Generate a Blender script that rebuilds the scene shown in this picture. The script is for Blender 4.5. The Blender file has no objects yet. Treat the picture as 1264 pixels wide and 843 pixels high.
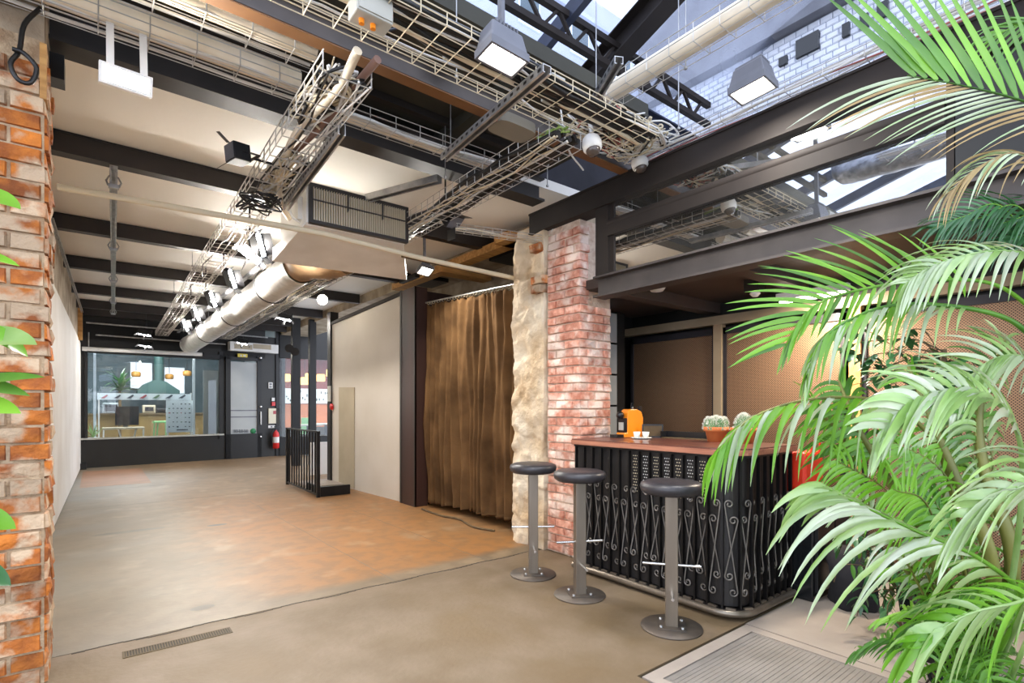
import bpy, bmesh, math, random
from math import sin, cos, pi, radians, atan2, sqrt
from mathutils import Vector, Matrix, noise
random.seed(7)
scene = bpy.context.scene
col = scene.collection
# ------------------------------------------------------------------ camera
FPX, HOR, CAMZ = 650.0, 502.0, 1.3
YAW = atan2(514.0, 650.0)
cd = bpy.data.cameras.new('camera'); cam = bpy.data.objects.new('camera', cd); col.objects.link(cam)
cam.location = (0, 0, CAMZ); cam.rotation_euler = (pi/2, 0, -YAW)
cd.sensor_width = 36; cd.lens = FPX/1264*36; cd.shift_y = (HOR-421.5)/1264; cd.clip_start = .05; cd.clip_end = 200
scene.camera = cam
# ------------------------------------------------------------------ sky, exposure
w = bpy.data.worlds.new('sky'); scene.world = w; w.use_nodes = True
nt = w.node_tree; nt.nodes.clear()
wo = nt.nodes.new('ShaderNodeOutputWorld'); bg = nt.nodes.new('ShaderNodeBackground')
tc = nt.nodes.new('ShaderNodeTexCoord'); nz = nt.nodes.new('ShaderNodeTexNoise'); rp = nt.nodes.new('ShaderNodeValToRGB')
nz.inputs['Scale'].default_value = 2.2; nz.inputs['Detail'].default_value = 4
rp.color_ramp.elements[0].position = .35; rp.color_ramp.elements[0].color = (.52, .62, .86, 1)
rp.color_ramp.elements[1].position = .62; rp.color_ramp.elements[1].color = (.90, .93, 1.0, 1)
nt.links.new(tc.outputs['Generated'], nz.inputs['Vector']); nt.links.new(nz.outputs['Fac'], rp.inputs['Fac'])
nt.links.new(rp.outputs['Color'], bg.inputs['Color']); bg.inputs['Strength'].default_value = 2.5
nt.links.new(bg.outputs['Background'], wo.inputs['Surface'])
vs = scene.view_settings; vs.view_transform = 'Standard'; vs.look = 'None'; vs.exposure = 0.68; vs.gamma = 1; vs.use_curve_mapping = False
# ------------------------------------------------------------------ helpers
_s, _c = sin(YAW), cos(YAW)
CR, CU, CF = Vector((_c, -_s, 0)), Vector((0, 0, 1)), Vector((_s, _c, 0))
def P(px, py, x=None, y=None, z=None, d=None, pl=None):
    """point of the place seen at a photo pixel, on a plane x=, y=, z=, at depth d= or on a vertical plane pl"""
    r = (px-632)/FPX; u = (HOR-py)/FPX
    D = Vector((_s+r*_c, _c-r*_s, u))
    if x is not None: t = x/D.x
    elif y is not None: t = y/D.y
    elif z is not None: t = (z-CAMZ)/D.z
    elif d is not None: t = d
    else:
        (ax, ay), (bx, by) = pl
        nx, ny = by-ay, ax-bx; t = (nx*ax+ny*ay)/(nx*D.x+ny*D.y)
    return Vector((0, 0, CAMZ)) + D*t
def lin(h):
    h = h.lstrip('#'); o = []
    for i in (0, 2, 4):
        v = int(h[i:i+2], 16)/255; o.append(v/12.92 if v <= .04045 else ((v+.055)/1.055)**2.4)
    return (*o, 1)
MATS = {}
def mat(name, c1, c2=None, scale=4, rough=.6, metal=0, bump=0, bscale=None, detail=4, spec=.5, lo=.35, hi=.65, world=False, stretch=None, c3=None, s3=1.5, lo3=.5, hi3=.6, trans=0, rnd=0, alpha=1, coat=0, dist=0):
    m = bpy.data.materials.new(name); m.use_nodes = True; n = m.node_tree; L = n.links
    b = n.nodes['Principled BSDF']; b.inputs['Roughness'].default_value = rough; b.inputs['Metallic'].default_value = metal
    b.inputs['Specular IOR Level'].default_value = spec
    if coat: b.inputs['Coat Weight'].default_value = coat
    if world: v = n.nodes.new('ShaderNodeNewGeometry').outputs['Position']
    else: v = n.nodes.new('ShaderNodeTexCoord').outputs['Object']
    if stretch:
        mp = n.nodes.new('ShaderNodeMapping'); mp.inputs['Scale'].default_value = stretch; L.new(v, mp.inputs['Vector']); v = mp.outputs['Vector']
    def nzn(sc):
        t = n.nodes.new('ShaderNodeTexNoise'); t.inputs['Scale'].default_value = sc; t.inputs['Detail'].default_value = detail; t.inputs['Distortion'].default_value = dist
        L.new(v, t.inputs['Vector']); return t.outputs['Fac']
    def ramp(f, lo, hi):
        r = n.nodes.new('ShaderNodeMapRange'); r.inputs['From Min'].default_value = lo; r.inputs['From Max'].default_value = hi; L.new(f, r.inputs['Value']); return r.outputs['Result']
    def mix(f, a, bb):
        x = n.nodes.new('ShaderNodeMix'); x.data_type = 'RGBA'; L.new(f, x.inputs[0])
        for i, q in ((6, a), (7, bb)):
            if isinstance(q, tuple): x.inputs[i].default_value = q
            else: L.new(q, x.inputs[i])
        return x.outputs[2]
    base = lin(c1)
    if c2: base = mix(ramp(nzn(scale), lo, hi), lin(c1), lin(c2))
    if c3: base = mix(ramp(nzn(s3), lo3, hi3), base, lin(c3))
    if rnd:
        oi = n.nodes.new('ShaderNodeObjectInfo'); hs = n.nodes.new('ShaderNodeHueSaturation')
        r = n.nodes.new('ShaderNodeMapRange'); r.inputs['To Min'].default_value = 1-rnd; r.inputs['To Max'].default_value = 1+rnd
        L.new(oi.outputs['Random'], r.inputs['Value']); L.new(r.outputs['Result'], hs.inputs['Value'])
        if isinstance(base, tuple): hs.inputs['Color'].default_value = base
        else: L.new(base, hs.inputs['Color'])
        base = hs.outputs['Color']
    if isinstance(base, tuple): b.inputs['Base Color'].default_value = base
    else: L.new(base, b.inputs['Base Color'])
    if bump:
        bp = n.nodes.new('ShaderNodeBump'); bp.inputs['Strength'].default_value = bump; bp.inputs['Distance'].default_value = .02
        L.new(nzn(bscale or scale*4), bp.inputs['Height']); L.new(bp.outputs['Normal'], b.inputs['Normal'])
    if trans:
        tr = n.nodes.new('ShaderNodeBsdfTranslucent'); ms = n.nodes.new('ShaderNodeMixShader'); ms.inputs[0].default_value = trans
        if isinstance(base, tuple): tr.inputs['Color'].default_value = base
        else: L.new(base, tr.inputs['Color'])
        L.new(b.outputs[0], ms.inputs[1]); L.new(tr.outputs[0], ms.inputs[2]); L.new(ms.outputs[0], n.nodes['Material Output'].inputs['Surface'])
    MATS[name] = m; return m
def emat(name, c, s):
    m = bpy.data.materials.new(name); m.use_nodes = True; n = m.node_tree; n.nodes.clear()
    e = n.nodes.new('ShaderNodeEmission'); e.inputs['Color'].default_value = lin(c); e.inputs['Strength'].default_value = s
    o = n.nodes.new('ShaderNodeOutputMaterial'); n.links.new(e.outputs[0], o.inputs[0]); MATS[name] = m; return m
def glassmat(name, tint='ffffff', refl=1.0, dirt=0.0, dcol='c8ccd0', dscale=3, minr=.04):
    m = bpy.data.materials.new(name); m.use_nodes = True; n = m.node_tree; L = n.links; n.nodes.clear()
    t = n.nodes.new('ShaderNodeBsdfTransparent'); t.inputs['Color'].default_value = lin(tint)
    g = n.nodes.new('ShaderNodeBsdfGlossy'); g.inputs['Roughness'].default_value = .01
    f = n.nodes.new('ShaderNodeFresnel'); f.inputs['IOR'].default_value = 1.5
    k = n.nodes.new('ShaderNodeMath'); k.operation = 'MULTIPLY_ADD'; k.inputs[1].default_value = refl; k.inputs[2].default_value = minr*(refl-1 if refl > 1 else 0); k.use_clamp = True
    L.new(f.outputs[0], k.inputs[0]); s = n.nodes.new('ShaderNodeMixShader'); L.new(k.outputs[0], s.inputs[0]); L.new(t.outputs[0], s.inputs[1]); L.new(g.outputs[0], s.inputs[2])
    out = s.outputs[0]
    if dirt:
        d = n.nodes.new('ShaderNodeBsdfTranslucent'); d.inputs['Color'].default_value = lin(dcol); dd = n.nodes.new('ShaderNodeBsdfDiffuse'); dd.inputs['Color'].default_value = lin(dcol)
        ad = n.nodes.new('ShaderNodeMixShader'); ad.inputs[0].default_value = .5; L.new(d.outputs[0], ad.inputs[1]); L.new(dd.outputs[0], ad.inputs[2])
        p = n.nodes.new('ShaderNodeNewGeometry'); z = n.nodes.new('ShaderNodeTexNoise'); z.inputs['Scale'].default_value = dscale; z.inputs['Detail'].default_value = 6
        L.new(p.outputs['Position'], z.inputs['Vector']); r = n.nodes.new('ShaderNodeMapRange'); r.inputs['From Min'].default_value = .35; r.inputs['From Max'].default_value = .7; r.inputs['To Min'].default_value = dirt*.4; r.inputs['To Max'].default_value = dirt*1.4
        L.new(z.outputs['Fac'], r.inputs['Value']); q = n.nodes.new('ShaderNodeMixShader'); L.new(r.outputs['Result'], q.inputs[0]); L.new(out, q.inputs[1]); L.new(ad.outputs[0], q.inputs[2]); out = q.outputs[0]
    o = n.nodes.new('ShaderNodeOutputMaterial'); L.new(out, o.inputs[0]); MATS[name] = m; return m

class MB:
    def __init__(s): s.v = []; s.f = []; s.sm = []
    def add(s, vs, fs, smooth=False):
        o = len(s.v); s.v += [Vector(q) for q in vs]; s.f += [[i+o for i in q] for q in fs]; s.sm += [smooth]*len(fs); return s
    def box(s, a, b, R=None, c=None):
        x0, y0, z0 = a; x1, y1, z1 = b
        vs = [Vector(q) for q in ((x0,y0,z0),(x1,y0,z0),(x1,y1,z0),(x0,y1,z0),(x0,y0,z1),(x1,y0,z1),(x1,y1,z1),(x0,y1,z1))]
        if R is not None:
            c = Vector(c) if c is not None else Vector((0,0,0)); vs = [R@q+c for q in vs]
        return s.add(vs, [(0,3,2,1),(4,5,6,7),(0,1,5,4),(1,2,6,5),(2,3,7,6),(3,0,4,7)])
    def obox(s, c, sx, sy, sz, R=None):
        return s.box((-sx/2,-sy/2,-sz/2), (sx/2,sy/2,sz/2), R or Matrix.Identity(3), c)
    def prism(s, prof, p, q, up=(0,0,1), smooth=False):
        p, q = Vector(p), Vector(q); t = (q-p).normalized(); up = Vector(up)
        if abs(t.dot(up)) > .98: up = Vector((1,0,0)) if abs(t.x) < .9 else Vector((0,1,0))
        u = t.cross(up).normalized(); w_ = u.cross(t)
        n = len(prof); vs = [b+u*x+w_*y for b in (p, q) for x, y in prof]
        fs = [(i, (i+1) % n, n+(i+1) % n, n+i) for i in range(n)]
        s.add(vs, fs, smooth); s.add(vs, [list(range(n))[::-1], [n+i for i in range(n)]]); return s
    def bar(s, p, q, w_, h, up=(0,0,1)):
        return s.prism([(-w_/2,-h/2),(w_/2,-h/2),(w_/2,h/2),(-w_/2,h/2)], p, q, up)
    def ibeam(s, p, q, h, w_, tf=.015, tw=.012, up=(0,0,1)):
        a, b = w_/2, h/2; t = tw/2
        for prof in ([(-a,-b),(a,-b),(a,-b+tf),(-a,-b+tf)], [(-a,b-tf),(a,b-tf),(a,b),(-a,b)], [(-t,-b+tf),(t,-b+tf),(t,b-tf),(-t,b-tf)]):
            s.prism(prof, p, q, up)
        return s
    def channel(s, p, q, w_, h, t=.004, up=(0,0,1)):
        a, b = w_/2, h/2
        for prof in ([(-a,-b),(-a+t,-b),(-a+t,b),(-a,b)], [(a-t,-b),(a,-b),(a,b),(a-t,b)], [(-a+t,b-t),(a-t,b-t),(a-t,b),(-a+t,b)], [(-a+t,-b),(-a*.5,-b),(-a*.5,-b+t),(-a+t,-b+t)], [(a*.5,-b),(a-t,-b),(a-t,-b+t),(a*.5,-b+t)]):
            s.prism(prof, p, q, up)
        return s
    def tube(s, pts, r, n=6, closed=False, smooth=True, caps=True):
        pts = [Vector(p) for p in pts]; N = len(pts); rr = r if isinstance(r, (list, tuple)) else [r]*N
        vs = []; pu = None
        for i, p in enumerate(pts):
            a = pts[i-1] if (i > 0 or closed) else p; b = pts[(i+1) % N] if (i < N-1 or closed) else p
            t = (b-a).normalized() if (b-a).length > 1e-9 else Vector((0,0,1))
            if pu is None:
                pu = Vector((0,0,1)) if abs(t.z) < .9 else Vector((1,0,0))
            u = (pu - t*pu.dot(t)).normalized(); pu = u; w_ = t.cross(u)
            vs += [p+(u*cos(2*pi*k/n)+w_*sin(2*pi*k/n))*rr[i] for k in range(n)]
        fs = []
        for i in range(N if closed else N-1):
            j = (i+1) % N
            fs += [(i*n+k, i*n+(k+1) % n, j*n+(k+1) % n, j*n+k) for k in range(n)]
        s.add(vs, fs, smooth)
        if caps and not closed: s.add(vs[:n]+vs[-n:], [list(range(n))[::-1], [n+i for i in range(n)]])
        return s
    def wire(s, p, q, r=.0025): return s.tube([p, q], r, 4, smooth=False, caps=False)
    def lathe(s, prof, c=(0,0,0), n=24, R=None, smooth=True):
        R = R or Matrix.Identity(3); c = Vector(c); m = len(prof)
        vs = [R@Vector((r*cos(2*pi*k/n), r*sin(2*pi*k/n), z))+c for r, z in prof for k in range(n)]
        fs = [(i*n+k, i*n+(k+1) % n, (i+1)*n+(k+1) % n, (i+1)*n+k) for i in range(m-1) for k in range(n)]
        s.add(vs, fs, smooth)
        if prof[0][0] > 1e-6: s.add(vs[:n], [list(range(n))[::-1]])
        if prof[-1][0] > 1e-6: s.add(vs[-n:], [list(range(n))])
        return s
    def ball(s, c, r, n=10, m=6, sc=(1,1,1)):
        R = Matrix.Diagonal(Vector(sc)); return s.lathe([(max(1e-7, r*sin(pi*i/m)), -r*cos(pi*i/m)) for i in range(m+1)], c, n, R)
    def grid(s, fn, nu, nv, smooth=True):
        vs = [fn(i/nu, j/nv) for j in range(nv+1) for i in range(nu+1)]
        return s.add(vs, [(j*(nu+1)+i, j*(nu+1)+i+1, (j+1)*(nu+1)+i+1, (j+1)*(nu+1)+i) for j in range(nv) for i in range(nu)], smooth)
    def build(s, name, m, parent=None, label=None, loc=None, bevel=0, stuff=False, kind=None, cat=None, group=None):
        o0 = WL.get(parent.as_pointer(), Vector((0,0,0))) if parent else (Vector(loc) if loc is not None else Vector((0,0,0)))
        if parent is None and loc is None and cat:
            n_ = len(s.v); o0 = Vector((sum(v.x for v in s.v)/n_, sum(v.y for v in s.v)/n_, min(v.z for v in s.v)))
        me = bpy.data.meshes.new(name); me.from_pydata([v-o0 for v in s.v], [], s.f); me.polygons.foreach_set('use_smooth', s.sm)
        me.materials.append(MATS[m] if isinstance(m, str) else m); me.update()
        o = bpy.data.objects.new(name, me); col.objects.link(o)
        if parent: o.parent = parent
        else: o.location = o0
        WL[o.as_pointer()] = o0
        if bevel:
            b = o.modifiers.new('b', 'BEVEL'); b.width = bevel; b.segments = 2; b.limit_method = 'ANGLE'
        if label: o['label'] = label
        if cat: o['category'] = cat
        if group: o['group'] = group
        if stuff: o['kind'] = 'stuff'
        if kind: o['kind'] = kind
        return o
WL = {}
def thing(name, label, cat, loc=(0,0,0), group=None):
    o = bpy.data.objects.new(name, None); col.objects.link(o); o.location = loc; o.empty_display_size = .1
    o['label'] = label; o['category'] = cat
    if group: o['group'] = group
    WL[o.as_pointer()] = Vector(loc); return o
def copy_tree(o, parent=None, loc=None, label=None, rz=None):
    c = o.copy(); col.objects.link(c); c.parent = parent
    if loc is not None: c.location = loc
    if rz is not None: c.rotation_euler = (0,0,rz)
    if label: c['label'] = label
    for ch in list(o.children): copy_tree(ch, c)
    return c
def struct(name, mb, m, parent=None, **k): return mb.build(name, m, parent, kind=None if parent else 'structure', **k)
def spline(pts, n):
    pts = [Vector(p) for p in pts]; q = [pts[0]*2-pts[1]]+pts+[pts[-1]*2-pts[-2]]; out = []
    N = len(pts)-1
    for i in range(n+1):
        t = i/n*N; k = min(int(t), N-1); f = t-k; a, b, c_, d = q[k:k+4]
        out.append(.5*((2*b)+(c_-a)*f+(2*a-5*b+4*c_-d)*f*f+(3*b-a-3*c_+d)*f**3))
    return out
def area(name, loc, direction, sx, sy, power, color=(1,.96,.9), parent=None, spread=pi):
    l = bpy.data.lights.new(name, 'AREA'); l.shape = 'RECTANGLE'; l.size = sx; l.size_y = sy; l.energy = power; l.color = color; l.spread = spread
    o = bpy.data.objects.new(name, l); col.objects.link(o)
    o.rotation_euler = Vector(direction).to_track_quat('-Z', 'Y').to_euler()
    if parent: o.parent = parent; o.location = Vector(loc)-WL[parent.as_pointer()]
    else: o.location = loc
    return o
# ------------------------------------------------------------------ materials
mat('white_paint', 'e6e2da', 'd9d3c8', 1.2, .7, bump=.05, bscale=30)
mat('partition_paint', 'cfc8bc', 'c8c0b2', 1.5, .7, bump=.04, bscale=30)
mat('cream_ceiling', 'f4f1ea', 'eee9df', .8, .8, bump=.04, bscale=20)
mat('beam_brown', '231d18', '2c2520', 3, .5, bump=.05)
mat('black_paint', '0f0e0b', '161410', 3, .5)
mat('back_panel', '151209', '1b180f', 2, .45)
mat('black_metal', '0e0d0e', '191716', 6, .4, .3, bump=.06)
mat('bar_panel', '262220', '1c1a19', 5, .5)
mat('dark_steel', '232225', '302e33', 3, .45, .4)
mat('post_beige', '8c7c64', '7a6b55', 3, .5)
mat('facade', 'a8abbc', '9a9eb0', .4, .8)
mat('girder_steel', '544d49', '413b38', 3, .55, .25)
mat('dark_brown_steel', '2c2520', '201a17', 2, .7, .0, spec=.3)
mat('blue_steel', '343b4e', '252a38', 2, .45, .35)
mat('roof_deck', '2a2922', '3a382c', 1.5, .7, bump=.1)
mat('galv', '9a9a9a', 'bcbcba', 12, .35, .75, bump=.05)
mat('galv_wire', 'cfccc6', 'a8a49c', 8, .4, .4)
mat('duct_foil', 'd4d2cc', 'e8e6e0', 9, .42, .45, bump=.25, bscale=25)
mat('foil_old', 'c4c6cc', '8d9096', 14, .35, .5, bump=.6, bscale=30)
mat('pale_pipe', 'efe4cf', 'ddceb2', 3, .55)
mat('white_plastic', 'e4e2dc', 'd6d3cb', 3, .4)
mat('grey_plastic', '6f7076', '63646a', 5, .45)
mat('grey_box', 'b7b6ac', 'a8a79c', 4, .5)
mat('black_plastic', '0e0e10', '18181a', 6, .35)
mat('orange_plastic', 'f08a18', None, rough=.3, coat=.4)
mat('red_plastic', 'd8281a', 'c8200f', 3, .35)
mat('bright_red', 'f03a1a', 'e62f12', 2, .45)
mat('brown_board', '3c2319', '2c1912', 3, .5, stretch=(1,1,.15))
mat('curtain', '6e5234', '503a24', 2.5, .95, bump=.3, bscale=14, spec=.1)
mat('brick', 'b5622e', '8f4a22', 12, .9, bump=.7, bscale=30, world=True, c3='d8b890', s3=5, lo3=.52, hi3=.66, rnd=.25)
mat('brick_orange', 'c4742a', '8a4c22', 9, .9, bump=.9, bscale=28, world=True, c3='b9a184', s3=6, lo3=.47, hi3=.57, rnd=.32, detail=8)
mat('brick_red', 'dca48c', 'bc7860', 20, .9, bump=.6, bscale=40, world=True, c3='ecd6c6', s3=6, lo3=.46, hi3=.62, rnd=.2)
mat('mortar', 'b8a284', '93795c', 14, .95, bump=.8, bscale=40, world=True)
mat('mortar_pale', 'dcc8b2', 'c0a48e', 14, .95, bump=.8, bscale=40, world=True)
mat('stone', 'd4c0a2', 'a98c66', 5, .9, bump=.9, bscale=22, world=True, c3='ddcfb6', s3=2.5, lo3=.45, hi3=.6, detail=7)
mat('old_plaster', 'b8a88f', '8d7c66', 4, .9, bump=.5, bscale=20, world=True)
mat('taupe', 'b3a78f', 'a89b82', 2, .7)
mat('wood_raw', 'c99a5a', 'a87840', 3, .7, stretch=(1,8,8))
mat('worktop_wood', '5c3428', '784638', 3, .35, stretch=(14,.8,14), c3='4d2c25', s3=4, coat=.3)
mat('worktop_edge', '99604a', 'b57a5e', 4, .45, stretch=(14,.8,14))
mat('seat_vinyl', '2c2a2d', '343236', 20, .38, bump=.06, bscale=120)
mat('stool_steel', '7a7064', '8a8072', 9, .36, .7, stretch=(1,1,.1))
mat('stool_base', '6a5f54', '575049', 8, .5, .5)
mat('chrome', 'd8d6d2', None, rough=.2, metal=.9)
mat('terracotta', 'd67c44', 'c66c36', 8, .8)
mat('cactus', '5a8050', '6f9160', 10, .8)
mat('cactus_spine', 'e8e6da', None, rough=.9)
mat('soil', '3a2d22', '2a2018', 20, .95)
mat('dark_glaze', '181a1c', None, rough=.2)
mat('floor_front', '756145', '5f4f39', 1.3, .62, bump=.12, bscale=30, detail=9, world=True, c3='82715c', s3=2.6, lo3=.4, hi3=.75, lo=.2, hi=.8)
mat('slab', 'aa9e92', '958a80', 2, .6, bump=.12, bscale=30, detail=8, world=True)
mat('joint_dark', '3a332b', None, rough=.9)
mat('grate_metal', '8c8680', '7c7771', 5, .6, .15)
mat('grate_frame', '8a837a', '78726a', 5, .55, .4)
mat('brown_grille', '5a4a2c', '4a3c24', 6, .6, .3)
mat('teal_wall', '39484d', '435358', 1, .7)
mat('teal_hood', '223c38', '284642', 2, .6)
mat('grey_wall', '8e9698', '808789', 1, .7)
mat('wood_counter', '8a7040', '7a6036', 3, .6)
mat('green_paint', '8fce8a', None, rough=.5)
mat('board_white', 'dde6ea', None, rough=.5)
mat('screen', '04060c', None, rough=.6)
mat('deck_under', '453831', '3a2f29', 2, .6)
mat('scroll_steel', '75706a', '8c8780', 10, .4, .6)
mat('print_ink', '4a4f5a', None, rough=.7); mat('print_red', 'b0575a', None, rough=.7); mat('print_green', '5d7a5a', None, rough=.7)
mat('frosted', 'a2a6a4', 'acafac', 2, .5)
mat('orange_wood', 'a85e2c', '96501f', 3, .5, stretch=(.4,1,6))
mat('maroon', '7a3028', None, rough=.6)
mat('sign_yellow', 'd8c048', None, rough=.5)
mat('ext_red', 'c8201c', None, rough=.3)
mat('leaf_green', '437522', '5f9030', 6, .38, trans=.3, rnd=.2, spec=.6)
mat('leaf_pale', '7fa552', 'a6c27e', 5, .3, trans=.3, rnd=.2, spec=.9, coat=.5)  # on palm blades this paler green carries part of their sheen
mat('leaf_bright', '659f24', '80b838', 5, .35, trans=.35, rnd=.2, spec=.7)
mat('leaf_sheen', 'c2ccb0', '8ba56a', 4, .3, trans=.2, rnd=.15, spec=.9, coat=.7)  # white sheen of the palm blades put into the base colour
mat('leaf_dark', '2c5a30', '3a6c3a', 6, .35, trans=.2, rnd=.3, spec=.7)
mat('leaf_dry', 'b8a070', '98825a', 6, .7, trans=.2, rnd=.2)
mat('stem_olive', '565c26', '7c7a38', 8, .5, stretch=(1,1,.2))
mat('stem_brown', '6a5638', '51402a', 8, .8)
mat('tile_white', 'eceef4', 'dfe4ee', 3, .3, rnd=.08)
mat('tile_joint', '9aa0ac', None, rough=.8)
mat('cable_white', 'dcdad4', None, rough=.5); mat('cable_black', '141414', None, rough=.4); mat('cable_green', '8aa050', None, rough=.5); mat('cable_red', 'b06a60', None, rough=.5); mat('cable_tan', 'd2c4a6', None, rough=.6)
glassmat('roof_glass', 'e4eaf6', 1.0, .22, 'ccd4e6', 1.2)
glassmat('glass', 'f0f4f4', 1.0, .02)
glassmat('glass_mezz', 'b8bcbc', 9.0, .05, 'c0bcb0', 5)
emat('lamp', 'fff4e0', 18); emat('lamp_cool', 'f4f6ff', 16); emat('daylight_pane', 'f0f2fc', 1.1); emat('lamp_yellow', 'ffd27a', 2.2); emat('strip', 'f4f6ff', 5)
# floor of the long room: concrete with orange tinted wear
def floor_back_mat():
    m = bpy.data.materials.new('floor_back'); m.use_nodes = True; n = m.node_tree; L = n.links; b = n.nodes['Principled BSDF']; b.inputs['Roughness'].default_value = .5
    g = n.nodes.new('ShaderNodeNewGeometry'); sx = n.nodes.new('ShaderNodeSeparateXYZ'); L.new(g.outputs['Position'], sx.inputs[0])
    def nz(sc, det=6):
        t = n.nodes.new('ShaderNodeTexNoise'); t.inputs['Scale'].default_value = sc; t.inputs['Detail'].default_value = det; L.new(g.outputs['Position'], t.inputs['Vector']); return t.outputs['Fac']
    def mr(v, a, c_, t0=0, t1=1):
        r = n.nodes.new('ShaderNodeMapRange'); r.interpolation_type = 'SMOOTHSTEP'; r.inputs['From Min'].default_value = a; r.inputs['From Max'].default_value = c_; r.inputs['To Min'].default_value = t0; r.inputs['To Max'].default_value = t1; L.new(v, r.inputs['Value']); return r.outputs['Result']
    def mul(a, c_, op='MULTIPLY'):
        k = n.nodes.new('ShaderNodeMath'); k.operation = op; L.new(a, k.inputs[0])
        if isinstance(c_, (int, float)): k.inputs[1].default_value = c_
        else: L.new(c_, k.inputs[1])
        return k.outputs[0]
    def mix(f, a, c_):
        x = n.nodes.new('ShaderNodeMix'); x.data_type = 'RGBA'; L.new(f, x.inputs[0])
        for i, q in ((6, a), (7, c_)):
            if isinstance(q, tuple): x.inputs[i].default_value = q
            else: L.new(q, x.inputs[i])
        return x.outputs[2]
    base = mix(mr(nz(1.1, 9), .3, .7), lin('84725a'), lin('6d5d46'))
    X, Y = sx.outputs[0], sx.outputs[1]
    wob = mul(nz(2.0), .8)
    xx = mul(X, wob, 'ADD')
    patch = mul(mul(mr(xx, .9, 1.7), mr(Y, 3.72, 3.9)), mul(mr(Y, 6.5, 9.5, 1, .25), mr(nz(.7), .25, .6, .6, 1)))
    base = mix(patch, base, lin('9a6a38'))
    fine = mul(mr(nz(7, 8), .42, .62), .35); base = mix(fine, base, lin('63543f'))
    streak = mul(mr(nz(2.6, 10), .55, .72), .4); base = mix(streak, base, lin('b09878'))
    grey = mul(mr(xx, -.1, 1.3, 1, 0), mr(nz(1.3), .35, .65, .3, .9)); base = mix(grey, base, lin('777268'))
    L.new(base, b.inputs['Base Color'])
    bp = n.nodes.new('ShaderNodeBump'); bp.inputs['Strength'].default_value = .1; bp.inputs['Distance'].default_value = .01; L.new(nz(30), bp.inputs['Height']); L.new(bp.outputs[0], b.inputs['Normal'])
    MATS['floor_back'] = m
floor_back_mat()
def mesh_panel_mat():   # perforated sheet: rows of small holes showing dark
    m = bpy.data.materials.new('perforated'); m.use_nodes = True; n = m.node_tree; L = n.links; b = n.nodes['Principled BSDF']
    b.inputs['Metallic'].default_value = .5; b.inputs['Roughness'].default_value = .42
    t = n.nodes.new('ShaderNodeTexCoord'); mp = n.nodes.new('ShaderNodeMapping'); mp.inputs['Rotation'].default_value = (pi/4, 0, 0); mp.inputs['Scale'].default_value = (0, 75, 75)
    L.new(t.outputs['Object'], mp.inputs['Vector']); v = n.nodes.new('ShaderNodeTexVoronoi'); v.inputs['Scale'].default_value = 1; v.inputs['Randomness'].default_value = 0; L.new(mp.outputs[0], v.inputs['Vector'])
    r = n.nodes.new('ShaderNodeMapRange'); r.inputs['From Min'].default_value = .3; r.inputs['From Max'].default_value = .36; L.new(v.outputs['Distance'], r.inputs['Value'])
    x = n.nodes.new('ShaderNodeMix'); x.data_type = 'RGBA'; L.new(r.outputs[0], x.inputs[0]); x.inputs[6].default_value = lin('3a2c22'); x.inputs[7].default_value = lin('94755a'); L.new(x.outputs[2], b.inputs['Base Color'])
    MATS['perforated'] = m
mesh_panel_mat()
# ================================================================== SETTING
BWA, BWB = (-.21, 14.34), (3.98, 14.81)
BWL = (BWA, BWB)
ub = (Vector((*BWB, 0))-Vector((*BWA, 0))).normalized(); nb = Vector((ub.y, -ub.x, 0))     # along the back wall, towards the room
RB = Matrix(((ub.x, -nb.x, 0), (ub.y, -nb.y, 0), (0, 0, 1)))
def bwbox(mb, px0, py0, px1, py1, t0, t1):
    """box on the back wall between two photo corners, t towards the room"""
    a = P(px0, py0, pl=BWL); b = P(px1, py1, pl=BWL); o = Vector((*BWA, 0))
    s0, s1 = sorted(((a-o).dot(ub), (b-o).dot(ub))); z0, z1 = sorted((a.z, b.z))
    return mb.box((s0, -t1, z0), (s1, -t0, z1), RB, o)
# floors
fb = MB(); fb.box((-1.6, 3.62, -.1), (4.4, 14.9, 0)); floor = struct('floor', fb, 'floor_back')
ff = MB(); ff.box((-6, -4, -.1), (6, .86-2.2, 0)); ff.box((-6, -1.34, -.1), (2.05, 3.612, 0)); ff.box((2.05, 1.62, -.1), (6, 3.612, 0)); ff.build('front_slab', 'floor_front', floor)
j = MB(); j.box((-6, -4, -.12), (6, 3.63, -.012)); j.build('joint_bed', 'joint_dark', floor)
j = MB(); j.box((3.06, .74, -.1), (6, 1.608, 0)); j.build('slab', 'slab', floor)
j = MB(); j.box((3.06, -1.33, -.1), (6, .73, 0)); j.build('slab', 'slab', floor)
# back room floors
j = MB(); j.box((-3, 14.9, -.1), (12, 24, 0)); j.box((4.4, 8.4, -.1), (9, 14.9, 0)); struct('floor', j, 'grey_wall')
mat('stain_grey', '6a655c', '756e62', 6, .6)
for (x0, y0, x1, y1) in ((1.75, 3.62, 1.65, 8.0), (2.6, 3.62, 2.5, 7.4), (-.3, 8.6, 2.4, 8.75), (-.3, 10.4, .9, 10.5)):
    m_ = MB(); n_ = 30; pts_ = [Vector((x0+(x1-x0)*k/n_+.012*noise.noise(Vector((k*.6, x0, 1))), y0+(y1-y0)*k/n_+.012*noise.noise(Vector((k*.6, y0, 7))), .0006)) for k in range(n_+1)]
    for a_, b_ in zip(pts_, pts_[1:]): m_.bar(a_, b_, .005, .001)
    m_.build('floor_crack', 'stain_grey', floor)
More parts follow.
